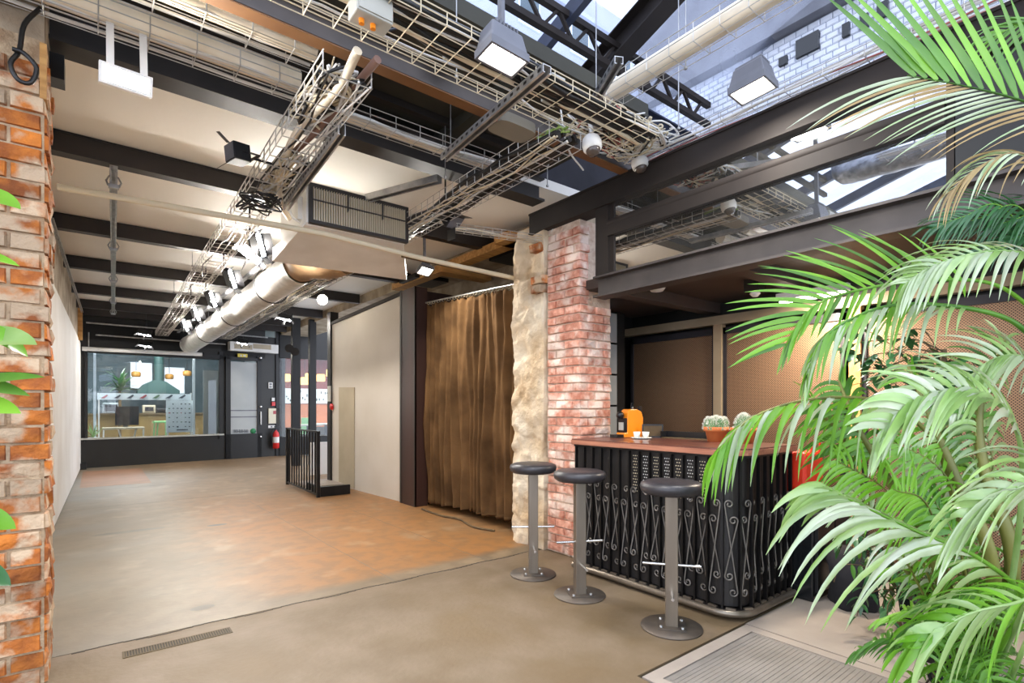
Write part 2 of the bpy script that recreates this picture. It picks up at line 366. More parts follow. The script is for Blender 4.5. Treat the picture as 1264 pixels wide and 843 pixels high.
# stains on the long floor
for (px, py, rx, ry, nm) in ((160,656,.32,.06,'grey stain'), (268,648,.10,.05,'patch'), (250,750,.07,.045,'patch')):
    c = P(px, py, z=.001); m_ = MB(); n_ = 14; vs = [c+Vector((rx*cos(2*pi*k/n_)*(1+.25*noise.noise(Vector((k, px, 0)))), ry*sin(2*pi*k/n_)*(1+.3*noise.noise(Vector((k, 5, px)))), .0005)) for k in range(n_)]
    m_.add(vs, [list(range(n_))]); m_.build('floor_stain', 'stain_grey', floor)
m_ = MB(); a = P(92,600,z=.001); b = P(150,577,z=.001); m_.box((-.2, 10.9, 0), (.75, 13.6, .0015)); m_.build('floor_patch', mat('patch_pink', '9c7358', '8e6b52', 3, .6), floor)
m_ = MB()
for k in range(60):
    x0 = -.1+k*.055; m_.box((x0, 3.60+.012*sin(k*.7), -.003), (x0+.056, 3.612+.012*sin(k*.7), .0012))
m_.build('floor_joint', 'joint_dark', floor)
# trapdoor with ribbed plate
td = thing('trapdoor', 'ribbed grey metal trapdoor set flush in the floor in front of the bar', 'trapdoor', (2.6, .2, 0))
m_ = MB(); m_.box((2.065, -1.3, -.05), (2.13, 1.6, .0)); m_.box((2.98, -1.3, -.05), (3.048, 1.6, .0)); m_.box((2.13, 1.53, -.05), (2.98, 1.6, .0)); m_.box((2.13, -1.3, -.05), (2.98, -1.23, .0)); m_.build('frame', 'slab', td)
m_ = MB(); m_.box((2.135, -1.23, -.04), (2.975, 1.525, -.004)); m_.build('plate', 'grate_metal', td)
m_ = MB()
for k in range(120): y = -1.2+k*.0226; m_.box((2.15, y, -.006), (2.96, y+.013, -.002))
m_.build('rib', 'grate_metal', td, stuff=True)
# linear drain
td = thing('floor_drain', 'long narrow rusty brown slotted drain grille set in the concrete floor', 'drain', (.36, 3.42, 0))
m_ = MB(); m_.box((.11, 3.375, -.03), (.62, 3.385, .003)); m_.box((.11, 3.455, -.03), (.62, 3.465, .003)); m_.box((.11, 3.385, -.03), (.12, 3.455, .003)); m_.box((.61, 3.385, -.03), (.62, 3.455, .003)); m_.build('frame', 'brown_grille', td)
m_ = MB()
for k in range(40): m_.box((.123+k*.0122, 3.385, -.004), (.129+k*.0122, 3.455, .0035))
m_.build('grille', 'brown_grille', td)
m_ = MB(); m_.box((.12, 3.385, .0002), (.61, 3.455, .001)); m_.build('sump', 'joint_dark', td)

# left wall
wl = MB(); A = Vector((-.42, 3.7, 0)); B = Vector((-.27, 14.36, 0)); D = Vector((-.3, 0, 0)); U = Vector((0, 0, 3.4))
wl.add([A, B, B+D, A+D, A+U, B+U, B+D+U, A+D+U], [(0,1,2,3),(4,7,6,5),(0,4,5,1),(1,5,6,2),(2,6,7,3),(3,7,4,0)])
wall_left = struct('wall_left', wl, 'old_plaster')
wl = MB(); A = Vector((-.40, 3.95, .02)); B = Vector((-.245, 14.3, .02)); U = Vector((0, 0, 2.56)); D = Vector((-.03, 0, 0)); U2 = Vector((0, 0, 2.62))
wl.add([A, B, B+D, A+D, A+U, B+U2, B+D+U2, A+D+U], [(0,1,2,3),(4,7,6,5),(0,4,5,1),(1,5,6,2),(2,6,7,3),(3,7,4,0)])
wl.build('lining_panel', 'white_paint', wall_left)
m_ = MB(); m_.box((-.27, 13.2, 2.6), (-.2, 13.35, 3.3)); m_.build('batten', 'wood_raw', wall_left)

# left brick pier: every brick its own object
def brick_mesh(name, L_, H_, D_, seed, m, ch=.006):
    r = random.Random(seed); vs = []; q = lambda a: r.uniform(-a, a)
    for x in (0, L_):
        for z in (0, H_):
            vs.append(Vector((x+q(.006), q(.006), z+q(.004))))
    mb = MB(); f = [Vector((ch+q(.004), -.006+q(.005), ch+q(.003))), Vector((L_-ch+q(.004), -.006+q(.006), ch+q(.003))), Vector((L_-ch+q(.004), -.006+q(.006), H_-ch+q(.003))), Vector((ch+q(.004), -.006+q(.005), H_-ch+q(.003)))]
    mid = Vector((L_/2+q(.02), -.011+q(.008), H_/2+q(.01)))
    b = [Vector((q(.004), .008, q(.003))), Vector((L_+q(.004), .008, q(.003))), Vector((L_+q(.004), .008, H_+q(.003))), Vector((q(.004), .008, H_+q(.003)))]
    c = [Vector((v.x, D_, v.z)) for v in b]
    mb.add(f+b+c+[mid], [(0,1,12),(1,2,12),(2,3,12),(3,0,12),(4,5,1,0),(5,6,2,1),(6,7,3,2),(7,4,0,3),(8,9,5,4),(9,10,6,5),(10,11,7,6),(11,8,4,7),(11,10,9,8)], True)
    me = bpy.data.meshes.new(name); me.from_pydata(mb.v, [], mb.f); me.polygons.foreach_set('use_smooth', [False]*len(mb.f)); me.materials.append(MATS[m]); return me
def lay_bricks(parent, ox, oy, rz, width, z0, z1, course, blen, meshes, gap=.011, ragged=0, skip=None, halfmesh=None, seed=1, depth=.1):
    r = random.Random(seed); n = int((z1-z0)/course); base = WL[parent.as_pointer()]
    R = Matrix.Rotation(rz, 3, 'Z')
    for k in range(n):
        z = z0+k*course; x = -r.random()*.004; off = (k % 2)*.5
        segs = []; x = 0; first = blen*(.5 if off else 1)
        while x < width-.02:
            l = min(first if x == 0 else blen, width-x); segs.append((x, l)); x += l
            first = blen
        if len(segs) > 1 and segs[-1][1] < .05: a, b = segs[-2], segs[-1]; segs = segs[:-2]+[(a[0], a[1]+b[1])]
        for (x, l) in segs:
            if skip and skip(x+l/2, z+course/2): continue
            o = bpy.data.objects.new('brick', r.choice(meshes)); col.objects.link(o); o.parent = parent
            e = r.uniform(-ragged, ragged) if (x+l > width-.01) else 0
            o.scale = ((l-gap+e)/1.0, 1, (course-gap)/1.0)
            p = R@Vector((x+gap/2, r.uniform(-.008, .006), 0)); o.location = Vector((ox, oy, z))+p-base; o.rotation_euler = (r.uniform(-.02, .02), r.uniform(-.012, .012), rz+r.uniform(-.02, .02))
BM_O = [brick_mesh('brick_orange_%d' % i, 1, 1, .1, 10+i, 'brick_orange', .03) for i in range(5)]
BM_R = [brick_mesh('brick_red_%d' % i, 1, 1, .1, 30+i, 'brick_red', .03) for i in range(5)]
pl = MB(); pl.box((-1.3, 3.315, 0), (-.19, 3.7, 3.02)); pier = struct('wall_front', pl, 'mortar')
lay_bricks(pier, -.9, 3.31, 0, .72, 0.0, 2.98, .081, .235, BM_O, ragged=.02, seed=3)
lay_bricks(pier, -.185, 3.31, pi/2, .37, 0.0, 2.98, .081, .2, BM_O, seed=4)
pl = MB(); pl.box((-1.3, 3.32, 3.0), (-.19, 3.9, 3.5)); pl.build('lintel', 'old_plaster', pier)
m_ = MB(); a = P(58, 76, y=3.3); m_.box((-.205, 3.29, 2.74), (-.18, 3.4, 3.0)); m_.build('timber_block', 'wood_raw', pier)

# right hand wall of the long room (behind curtain and partition)
m_ = MB(); m_.box((4.35, 3.2, 2.35), (4.55, 8.9, 3.4)); m_.box((4.35, 3.9, 0), (4.55, 8.4, 2.4)); struct('wall_right', m_, 'old_plaster')
# white partition with its taupe hatch, sits on its own line
pa, pb = Vector((3.28, 6.53, 0)), Vector((3.13, 8.85, 0)); pd = (pb-pa).normalized(); pn = Vector((-pd.y, pd.x, 0)) * -1
if pn.x < 0: pn = -pn
def quadbox(mb, a, b, z0, z1a, z1b, n, t):
    a0, b0 = Vector(a), Vector(b)
    vs = [a0+Vector((0,0,z0)), b0+Vector((0,0,z0)), b0+n*t+Vector((0,0,z0)), a0+n*t+Vector((0,0,z0)), a0+Vector((0,0,z1a)), b0+Vector((0,0,z1b)), b0+n*t+Vector((0,0,z1b)), a0+n*t+Vector((0,0,z1a))]
    return mb.add(vs, [(0,3,2,1),(4,5,6,7),(0,1,5,4),(1,2,6,5),(2,3,7,6),(3,0,4,7)])
m_ = MB(); quadbox(m_, pa, pb, 0, 2.83, 2.69, pn, .12); part = struct('wall_partition', m_, 'partition_paint')
m_ = MB(); h0 = P(438, 478, pl=((3.28,6.53),(3.13,8.85))); h1 = P(419, 478, pl=((3.28,6.53),(3.13,8.85)))
quadbox(m_, Vector((h0.x, h0.y, 0))-pn*.012, Vector((h1.x, h1.y, 0))-pn*.012, 0.02, h0.z, h1.z, pn, .02); m_.build('hatch_panel', 'taupe', part)
m_ = MB(); quadbox(m_, pa-pn*.02, pb-pn*.02, 2.78, 2.87, 2.73, pn, .16)
for v in m_.v[:4]: pass
m_.v[0].z = m_.v[3].z = 2.82; m_.v[1].z = m_.v[2].z = 2.68; m_.build('top_rail', 'dark_brown_steel', part)
m_ = MB(); quadbox(m_, pb-pn*.03, pb+pd*.13-pn*.03, 0, 2.9, 2.9, pn, .14); m_.build('end_post', 'black_paint', part)
m_ = MB(); m_.box((3.24, 6.12, 0), (3.42, 6.55, 2.86)); struct('trim_1', m_, 'brown_board')
m_ = MB(); m_.box((3.235, 6.5, 0), (3.265, 6.545, 2.87)); m_.box((3.235, 6.12, 0), (3.26, 6.15, 2.86)); struct('trim_2', m_, 'beam_brown')
m_ = MB(); m_.box((3.42, 6.3, 0), (4.4, 6.5, 2.86)); struct('wall_return', m_, 'brown_board')

# ceiling of the long room with its steel joists
m_ = MB(); m_.box((-.8, 3.7, 3.36), (3.85, 14.9, 3.45)); ceiling = struct('ceiling', m_, 'cream_ceiling')
m_ = MB(); m_.box((3.85, 3.9, 3.2), (4.6, 14.9, 3.45)); m_.build('side_boarding', 'old_plaster', ceiling)
for k, (y, x1) in enumerate(((5.25, 3.8), (7.45, 3.82), (9.4, 3.8), (11.4, 3.8), (13.05, 3.8), (14.1, 3.8))):
    m_ = MB(); m_.ibeam((-.42, y-.05, 3.275), (x1, y-.05, 3.275), .16, .11, .012, .09); m_.build('joist', 'beam_brown', ceiling)
for (x0, x1, y0, y1, z) in ((3.5, 4.3, 4.5, 4.75, 3.12), (3.5, 4.3, 5.9, 6.1, 3.05), (3.62, 3.78, 4.2, 7.6, 3.12)):
    m_ = MB(); m_.box((x0, y0, z), (x1, y1, z+.09)); m_.build('timber_joist', 'wood_raw', ceiling)
for (x0, x1, y0, y1) in ((3.9, 4.35, 4.9, 5.4), (3.55, 4.1, 6.7, 7.2)):
    m_ = MB(); m_.box((x0, y0, 3.14), (x1, y1, 3.195)); m_.build('ceiling_hole', 'black_paint', ceiling)
# front beam of the low roof, deck above, brown girder
m_ = MB(); m_.ibeam((-1.0, 3.68, 3.31), (3.26, 3.72, 3.31), .22, .17, .02, .015); struct('trim_3', m_, 'beam_brown')
m_ = MB(); m_.box((-3, 2.5, 3.5), (3.3, 4.2, 3.6)); dk = struct('roof_deck', m_, 'roof_deck')
for k in range(7):
    m_ = MB(); x = -2.6+k*.95; m_.box((x, 2.7, 3.42), (x+.09, 3.75, 3.5)); m_.build('deck_rib', 'roof_deck', dk)
for y in (3.05, 3.45): m_ = MB(); m_.box((-3, y, 3.45), (3.2, y+.05, 3.5)); m_.build('deck_rail', 'beam_brown', dk)
gx0, gx1 = -3.0, 3.24
m_ = MB(); m_.ibeam((gx0, 2.62, 3.16), (gx1, 2.62, 3.16), .14, .085, .012, .01); struct('trim_4', m_, 'girder_steel')
m_ = MB(); m_.box((gx0, 2.58, 3.082), (gx1, 2.66, 3.089)); struct('trim_5', m_, mat('rust_brown', '7e5630', '6a4526', 3, .6))
# long top beam over the piers, mezzanine edge beam, posts
m_ = MB(); m_.ibeam((3.24, -3, 2.995), (3.24, 3.75, 2.995), .19, .16, .016, .14); struct('trim_6', m_, 'dark_brown_steel')
m_ = MB(); m_.ibeam((3.24, -3, 2.27), (3.24, 2.95, 2.27), .17, .14, .016, .012); struct('trim_7', m_, 'girder_steel')
m_ = MB(); m_.box((3.17, .69, 2.65), (3.208, 2.8, 2.75)); m_.prism([(.022*cos(a_*pi/6), .03*sin(a_*pi/6)) for a_ in range(12)], (3.186, .69, 2.75), (3.186, 2.8, 2.75), smooth=True); struct('trim_8', m_, 'dark_brown_steel')
m_ = MB(); m_.box((3.18, 2.80, 2.36), (3.27, 2.93, 2.92)); struct('trim_9', m_, 'dark_brown_steel')
win = MB(); win.box((3.2, 2.755, 2.36), (3.24, 2.80, 2.9)); win.box((3.2, .66, 2.36), (3.23, .69, 2.9)); wf = struct('window_1', win, 'dark_brown_steel')
m_ = MB(); m_.box((3.212, .69, 2.36), (3.22, 2.755, 2.9)); m_.build('pane', 'glass_mezz', wf)
m_ = MB(); m_.box((3.2, .40, 2.36), (3.27, .655, 2.9)); struct('trim_10', m_, 'black_paint')
m_ = MB(); m_.box((3.2, -3, 2.36), (3.25, .40, 2.9)); struct('wall_mezzanine', m_, 'black_paint')
# mezzanine deck and its underside
m_ = MB(); m_.box((3.3, -3, 2.3), (5.2, 3.9, 2.38)); md = struct('ceiling_alcove', m_, 'deck_under')
for y in (2.75, 1.75, .6, -.6): m_ = MB(); m_.box((3.3, y, 2.2), (4.75, y+.12, 2.3)); m_.build('cross_beam', 'deck_under', md)
m_ = MB(); m_.box((4.75, -3, 0), (4.85, 3.9, 2.3)); wa = struct('wall_alcove', m_, 'black_paint')
m_ = MB(); m_.box((4.56, -3, 2.07), (4.64, 3.9, 2.15)); m_.build('rail', 'post_beige', wa)
m_ = MB(); m_.box((3.3, 3.82, 0), (4.85, 3.95, 2.3)); struct('wall_alcove_end', m_, 'black_paint')
for i, (y0, y1) in enumerate(((2.72, 3.72), (1.62, 2.64), (.45, 1.5), (-.8, .38))):
    t = thing('perforated_panel', ['perforated metal sheet panel in the alcove nearest the brick pier', 'perforated metal sheet panel in the alcove between the grey post and the brown post', 'dark perforated metal panel behind the trailing ficus leaves', 'dark perforated metal panel furthest right behind the palm'][i], 'metal panel', (4.62, (y0+y1)/2, .02), 'perforated panels lining the alcove')
    m_ = MB(); m_.box((4.62, y0+.02, .06), (4.63, y1-.02, 1.98)); m_.build('sheet', 'perforated', t)
    m_ = MB(); m_.box((4.6, y0, .02), (4.64, y0+.03, 2.04)); m_.box((4.6, y1-.03, .02), (4.64, y1, 2.04)); m_.box((4.6, y0, 1.98), (4.64, y1, 2.04)); m_.box((4.6, y0, .02), (4.64, y1, .07)); m_.build('frame', 'dark_steel', t)
for i, (y, m0) in enumerate(((2.64, 'post_beige'), (1.5, 'wood_raw'))):
    m_ = MB(); m_.box((4.57, y, 0), (4.65, y+.08, 2.08)); m_.build('post', m0, wa)
# frosted strip window beside the brick pier
m_ = MB(); m_.box((4.24, 3.62, 0), (4.38, 3.7, 2.28)); sw = struct('window_2', m_, 'black_paint')
for k in range(4): m_ = MB(); m_.box((4.04, 3.6, 1.0+k*.32), (4.23, 3.62, 1.30+k*.32)); m_.build('pane', 'frosted', sw)

# stone pier
def stone_pier():
    mb = MB()
    def face(a, b, z0, z1, nu, nv, out, amp):
        a, b = Vector(a), Vector(b)
        def fn(u, v):
            p = a.lerp(b, u)+Vector((0, 0, z0+(z1-z0)*v)); q = p*3.1
            d = noise.fractal(q, 1.0, 2.2, 5)*amp+abs(noise.noise(p*9))*amp*.5
            if u in (0, 1): d *= .6
            return p+out*d
        mb.grid(fn, nu, nv)
    n1 = Vector((-1, 0, 0)); n2 = Vector((0, -1, 0)); nd = Vector((-.7, -.7, 0))
    # the two faces share a ragged corner: both pushed along the diagonal near it
    x0, y0, y1 = 3.2, 3.58, 4.02
    def f1(u, v):
        p = Vector((x0, y1+(y0-y1)*u, 3.0*v)); return p+(n1.lerp(nd, u**3))*disp(p)
    def f2(u, v):
        p = Vector((x0+.36*u, y0, 3.0*v)); return p+(nd.lerp(n2, min(1, u*3)))*disp(p)
    def f3(u, v):
        p = Vector((x0+.3*(1-u), y1, 3.0*v)); return p+Vector((0, 1, 0)).lerp(n1, u**3)*disp(p)
    def disp(p):
        big = noise.noise(p*2.2)*.035; blk = noise.cell(Vector((p.x*3, p.y*3.2+floor_(p.z*3.6)*.5, p.z*3.6)))*.018
        return big+noise.fractal(p*7, 1.0, 2.1, 5)*.03+blk
    floor_ = math.floor
    mb.grid(f1, 26, 150); mb.grid(f2, 20, 150); mb.grid(f3, 14, 150)
    return mb
sp = stone_pier(); stp = struct('wall_stone_pier', sp, 'stone')
m_ = MB(); m_.box((3.24, 3.62, 0), (3.6, 4.0, 3.0)); m_.build('core', 'stone', stp)
# brick pier
m_ = MB(); m_.box((3.235, 3.16, 0), (3.62, 3.57, 2.9)); bp_ = struct('wall_brick_pier', m_, 'mortar_pale')
lay_bricks(bp_, 3.225, 3.55, -pi/2, .41, 0.02, 2.9, .0745, .215, BM_R, gap=.012, ragged=.012, seed=9)
lay_bricks(bp_, 3.215, 3.15, 0, .4, 0.02, 2.2, .0745, .2, BM_R, gap=.012, seed=12)
for (y, z, l) in ((3.62, 2.72, .14), (3.6, 2.42, .16), (3.6, 2.34, .12)):
    o = bpy.data.objects.new('brick', BM_O[1]); col.objects.link(o); o.parent = stp; o.location = (3.15, y+.1, z); o.rotation_euler = (.06, 0, -pi/2); o.scale = (l, 1, .07)

# back wall: dark panelling, shop window, door
def bw_part(name, rects, m, parent, t0=0, t1=.06, **k):
    mb = MB()
    for r in rects: bwbox(mb, *r, t0, t1)
    return mb.build(name, m, parent, **k)
mb = MB()
for r in ((96,395,352,436), (96,543,276,579), (96,430,106,545), (272,430,283,568), (318,430,352,566), (276,537,322,568), (283,430,320,446)): bwbox(mb, *r, -.12, 0)
wall_back = struct('wall_back', mb, 'back_panel')
m_ = MB(); m_.box((-.15, 0, 2.45), (2.78, .06, 3.45), RB, Vector((*BWA, 0))); m_.box((2.78, 0, 2.56), (3.7, .06, 3.45), RB, Vector((*BWA, 0))); m_.build('upper_panel', 'back_panel', wall_back)
# the lower panel must reach the floor along its slope
m_ = MB(); m_.box((-.1, -.01, 0), (2.75, .05, .6), RB, Vector((*BWA, 0))); m_.build('lower_panel', 'back_panel', wall_back)
m_ = MB(); m_.box((2.75, -.005, 0), (4.3, .05, .25), RB, Vector((*BWA, 0))); m_.build('lower_panel', 'back_panel', wall_back)
mb = MB()
for r in ((104,434,108,546), (270,434,274,541), (104,434,274,438)): bwbox(mb, *r, -.03, .05)
w3 = struct('window_3', mb, 'black_paint')
m_ = MB(); m_.box((-.05, -.09, .60), (2.7, .02, .635), RB, Vector((*BWA, 0))); m_.build('window_sill', 'grey_box', w3)
m_ = MB(); bwbox(m_, 107, 437, 272, 542, -.005, .003); m_.build('pane', 'glass', w3)
mb = MB()
for r in ((278,440,284,566), (317,440,322,566), (278,440,322,446), (278,536,322,565)): bwbox(mb, *r, .0, .05)
d1 = struct('door_1', mb, 'black_paint')
m_ = MB(); bwbox(m_, 284, 446, 318, 537, .01, .018); m_.build('pane', 'frosted', d1)
m_ = MB(); bwbox(m_, 284, 506, 318, 507.2, .018, .022); bwbox(m_, 284, 514, 318, 515, .018, .022); m_.build('glazing_bar', 'grey_plastic', d1)
m_ = MB(); bwbox(m_, 320.2, 508, 321.4, 524, .07, .09); bwbox(m_, 320.2, 510, 321.2, 511, .05, .08); bwbox(m_, 320.2, 521, 321.2, 522, .05, .08); m_.build('handle', 'white_plastic', d1)
for py in (442, 502, 539):
    c = P(320.5, py, pl=BWL)+nb*.055; m_ = MB(); m_.lathe([(.03, 0), (.03, .03), (.02, .04), (0.0001, .04)], c, 10, nb.to_track_quat('Z', 'Y').to_matrix()); m_.build('lock', 'chrome', d1)
# small lettering strip and the green disc at the foot of the door glass
m_ = MB(); c = P(312, 532, pl=BWL)+nb*.024; m_.lathe([(.07, 0), (.07, .006), (0.0001, .006)], c, 14, nb.to_track_quat('Z', 'Y').to_matrix()); m_.build('round_sticker', mat('sticker_green', '2a7a4a'), d1)
m_ = MB(); r = random.Random(4)
for k in range(13):
    x = 286.5+k*1.6
    bwbox(m_, x, 530.2, x+.35, 534.5, .019, .022)
    if k % 2: bwbox(m_, x, 530.2, x+1.1, 530.9, .019, .022)
    if k % 3: bwbox(m_, x, 532.0, x+1.1, 532.7, .019, .022)
    if k % 4: bwbox(m_, x+.8, 530.2, x+1.1, 534.5, .019, .022)
m_.build('lettering', 'print_ink', d1)
mb = MB()
for r in ((340,395,347,566),): bwbox(mb, *r, -.05, .04)
struct('trim_11', mb, 'black_paint')
# baseboard strip at left wall foot
m_ = MB(); m_.box((-.27, 14.0, 0), (-.15, 14.34, .12)); struct('baseboard_left', m_, 'black_paint')

# glazed screen to the cafe, right of the back wall: posts at real spacing on a line Y=14.2..
def postbox(px0, px1, y, z0, z1, m, name, kind='structure'):
    a = P(px0, 500, y=y); b = P(px1, 500, y=y); mb = MB(); mb.box((a.x, y, z0), (b.x, y+.12, z1)); return mb.build(name, m, None, kind=kind)
sc = postbox(361, 371, 12.0, 0, 3.25, 'black_paint', 'trim_12'); postbox(382.5, 390.5, 12.0, 0, 3.25, 'black_paint', 'trim_13')
m_ = MB(); a = P(345, 500, y=14.75).x; b = P(410, 500, y=14.75).x; m_.box((a, 14.72, 2.6), (b+.6, 14.85, 3.4)); m_.box((a, 14.72, 0), (b+.6, 14.85, .5)); w4 = struct('window_4', m_, 'black_paint')
m_ = MB(); m_.box((a, 14.75, .12), (b+.6, 14.758, 2.6)); m_.build('pane', 'glass', w4)

# rooms behind the glass
def yb(mb, px0, py0, px1, py1, y, t=.05):
    a = P(px0, py0, y=y); b = P(px1, py1, y=y); x0, x1 = sorted((a.x, b.x)); z0, z1 = sorted((a.z, b.z)); return mb.box((x0, y, z0), (x1, y+t, z1))
m_ = MB(); m_.box((-2.5, 19.3, 0), (4.9, 19.45, 3.6)); wsh = struct('wall_shop', m_, 'teal_wall')
m_ = MB(); m_.box((-2.6, 14.9, 0), (-2.5, 19.3, 3.6)); struct('wall_shop_left', m_, 'grey_wall')
m_ = MB(); m_.box((3.9, 15.2, 0), (3.96, 19.3, 3.6)); struct('wall_shop_right', m_, 'grey_wall')
m_ = MB(); m_.box((-2.6, 14.95, 3.5), (12, 21.5, 3.6)); struct('ceiling_shop', m_, 'grey_wall')
for r, nm in (((161,447,188,480), 5), ((203,453,228,486), 6)):
    m_ = MB(); yb(m_, *r, 19.24, .05); wn = struct('window_%d' % nm, m_, 'board_white'); m_ = MB(); yb(m_, r[0]+1, r[1]+1, r[2]-1, r[3]-1, 19.22, .015); m_.build('pane', 'daylight_pane', wn)
m_ = MB(); m_.box((4.1, 20.9, 0), (11, 21, 3.6)); wc = struct('wall_cafe', m_, 'maroon')
m_ = MB(); yb(m_, 340, 499, 420, 528, 20.82, .06); m_.build('orange_panelling', 'orange_wood', wc)
m_ = MB(); yb(m_, 340, 479, 420, 498, 20.8, .06); m_.build('picture_band', 'board_white', wc)
r = random.Random(3); m_ = MB()
for k in range(26): x = 350+k*2.5+r.random(); y = 481+r.random()*12; yb(m_, x, y, x+1.5, y+1.6+r.random()*2, 20.79, .008)
m_.build('print', 'print_ink', wc)
m_ = MB(); yb(m_, 340, 528, 420, 560, 20.7, .1); m_.build('dado', 'black_paint', wc)
# ================================================================== GLASS ROOF over the atrium
# roof plane falls away from the camera: z = 5.05 + .286*(3.6-y)
def rz(y): return 5.05+.286*(3.6-y)
m_ = MB(); m_.box((-3, 3.0, 3.6), (2.6, 3.08, 4.0)); m_.box((-3, 2.98, 3.6), (8, 3.06, 3.72)); us = struct('trim_14', m_, 'blue_steel')
m_ = MB(); m_.ibeam((-3, 3.05, 3.92), (6, 3.05, 3.92), .2, .12); struct('trim_15', m_, 'blue_steel')
for x in (-1.2, .3, 1.62, 2.9): m_ = MB(); m_.box((x, 2.93, 3.5), (x+.12, 3.0, 3.98)); m_.build('upstand_stud', 'blue_steel', us)
m_ = MB(); m_.box((3.64, 4.2, 2.4), (6.2, 4.3, 4.4)); struct('wall_upper', m_, 'dark_steel')
m_ = MB(); m_.box((-3, 4.0, 3.6), (3.4, 4.08, 4.3)); struct('wall_upper', m_, 'dark_steel')
gr = thing('glazed_roof', 'large sloping glass roof on dark steel rafters above the atrium', 'glass roof', (2, 1, 4.0))
for i, (x0, x1) in enumerate(((-8, -5.5), (-5.5, -3), (-3, -1.2), (-1.2, .6), (.6, 2.1), (2.1, 3.55), (3.55, 4.3), (4.3, 6.0))):
    for (y0, y1) in ((5.6, 3.6), (3.6, 1.6), (1.6, -.6), (-.6, -4)):
        m_ = MB(); m_.add([(x0, y0, rz(y0)+.12), (x1, y0, rz(y0)+.12), (x1, y1, rz(y1)+.12), (x0, y1, rz(y1)+.12)], [(0,1,2,3)]); m_.build('pane', 'roof_glass', gr)
for x in (-6.8, -5.5, -4.2, -3, -1.2, .6, 2.1, 3.55): m_ = MB(); m_.bar((x, 5.6, rz(5.6)), (x, -4, rz(-4)), .07, .16); m_.build('rafter', 'blue_steel', gr)
m_ = MB(); m_.ibeam((4.32, 5.6, rz(5.6)-.05), (4.0, -4, rz(-4)+.05), .26, .2); m_.build('main_rafter', 'dark_brown_steel', gr)
for y in (1.6, -.6): m_ = MB(); m_.bar((-8, y, rz(y)), (6, y, rz(y)), .06, .1); m_.build('purlin', 'blue_steel', gr)
m_ = MB(); m_.bar((-8, 5.6, rz(5.6)), (6, 5.6, rz(5.6)), .2, .3); m_.build('eaves_beam', 'dark_steel', gr)
# lattice trusses across
for i, (y, zl) in enumerate(((3.6, 4.78), (4.9, 4.3))):
    t = thing('lattice_truss', ['dark steel lattice truss under the glass roof, crossing near the big floodlights', 'dark lattice truss further back under the glass roof near the tiled wall'][i], 'truss', (3, y, zl), 'lattice trusses carrying the glass roof')
    m_ = MB(); m_.bar((-3, y, zl), (5.95, y, zl), .06, .06); m_.build('chord', 'dark_brown_steel', t)
    m_ = MB(); m_.bar((-3, y, zl+.24), (5.95, y, zl+.24), .06, .06); m_.build('chord', 'dark_brown_steel', t)
    for k in range(44):
        x = -3+k*.2; m_ = MB()
        if x < .8: continue
        m_.bar((x, y, zl), (x+.2, y, zl+.24), .03, .03) if k % 2 else m_.bar((x, y, zl+.24), (x+.2, y, zl), .03, .03); m_.build('lattice_bar', 'dark_brown_steel', t)
# white tiled wall and the smooth band above it
m_ = MB(); m_.box((6.0, -4, 2.4), (6.2, 5.6, 6.0)); wt = struct('wall_tiled', m_, 'tile_joint')
m_ = MB(); m_.box((5.85, -4, 5.4), (6.0, 4.6, 7.3)); wt2 = m_.build('fascia', 'grey_plastic', wt)
me_t = MB(); me_t.box((0, 0, 0), (.012, .2, .078)); tm = bpy.data.meshes.new('tile'); 
vv = [(0,0,0),(0,.115,0),(0,.115,.062),(0,0,.062),(-.012,.008,.008),(-.012,.107,.008),(-.012,.107,.054),(-.012,.008,.054)]
tm.from_pydata(vv, [], [(4,5,6,7),(0,1,5,4),(1,2,6,5),(2,3,7,6),(3,0,4,7)]); tm.materials.append(MATS['tile_white'])
cnt = 0; st = MB()
for r_ in range(36):
    z = 5.33-r_*.068
    for k in range(56):
        y = 4.3-k*.122-(.06 if r_ % 2 else 0)
        inview = False
        if inview and cnt < 150:
            o = bpy.data.objects.new('tile', tm); col.objects.link(o); o.parent = wt; o.location = (6.0, y, z); cnt += 1
        elif y > -2 and r_ < 36: st.add([Vector(q)+Vector((6.0, y, z)) for q in vv], [(4,5,6,7),(0,1,5,4),(1,2,6,5),(2,3,7,6),(3,0,4,7)])
st.build('tiles', 'tile_white', wt, stuff=True)
for (qa, qb, w_, h_) in ((983, 72, 28, 9), (1040, 46, 9, 6), (1062, 36, 10, 6), (1083, 24, 14, 7), (962, 82, 10, 4)):
    q = P(qa, qb, x=5.97); q2 = P(qa+w_, qb-w_*.52, x=5.97); m_ = MB(); m_.box((5.95, q2.y, q.z-.01), (5.99, q.y, q.z+h_*.02)); m_.build('dark_opening', 'dark_glaze', wt)

# neighbouring building seen through the glass roof
T = thing('neighbour_building', 'pale lilac panelled building rising beyond the glass roof', 'building', (0, 16, 0))
m_ = MB(); m_.box((-30, 22, 0), (34, 24, 26)); m_.build('wall', 'facade', T)
for i in range(16):
    for j_ in range(6):
        m_ = MB(); x = -29+i*3.9; z = 6+j_*3.2; m_.box((x, 21.9, z), (x+1.5, 22, z+1.9)); wn_ = m_.build('window', 'board_white', T)
        m_ = MB(); m_.box((x+.1, 21.86, z+.1), (x+1.4, 21.9, z+1.8)); m_.build('pane', 'teal_wall', wn_)
for j_ in range(7): m_ = MB(); m_.box((-30, 21.8, 5.2+j_*3.2), (34, 22, 5.4+j_*3.2)); m_.build('string_course', 'tile_joint', T)
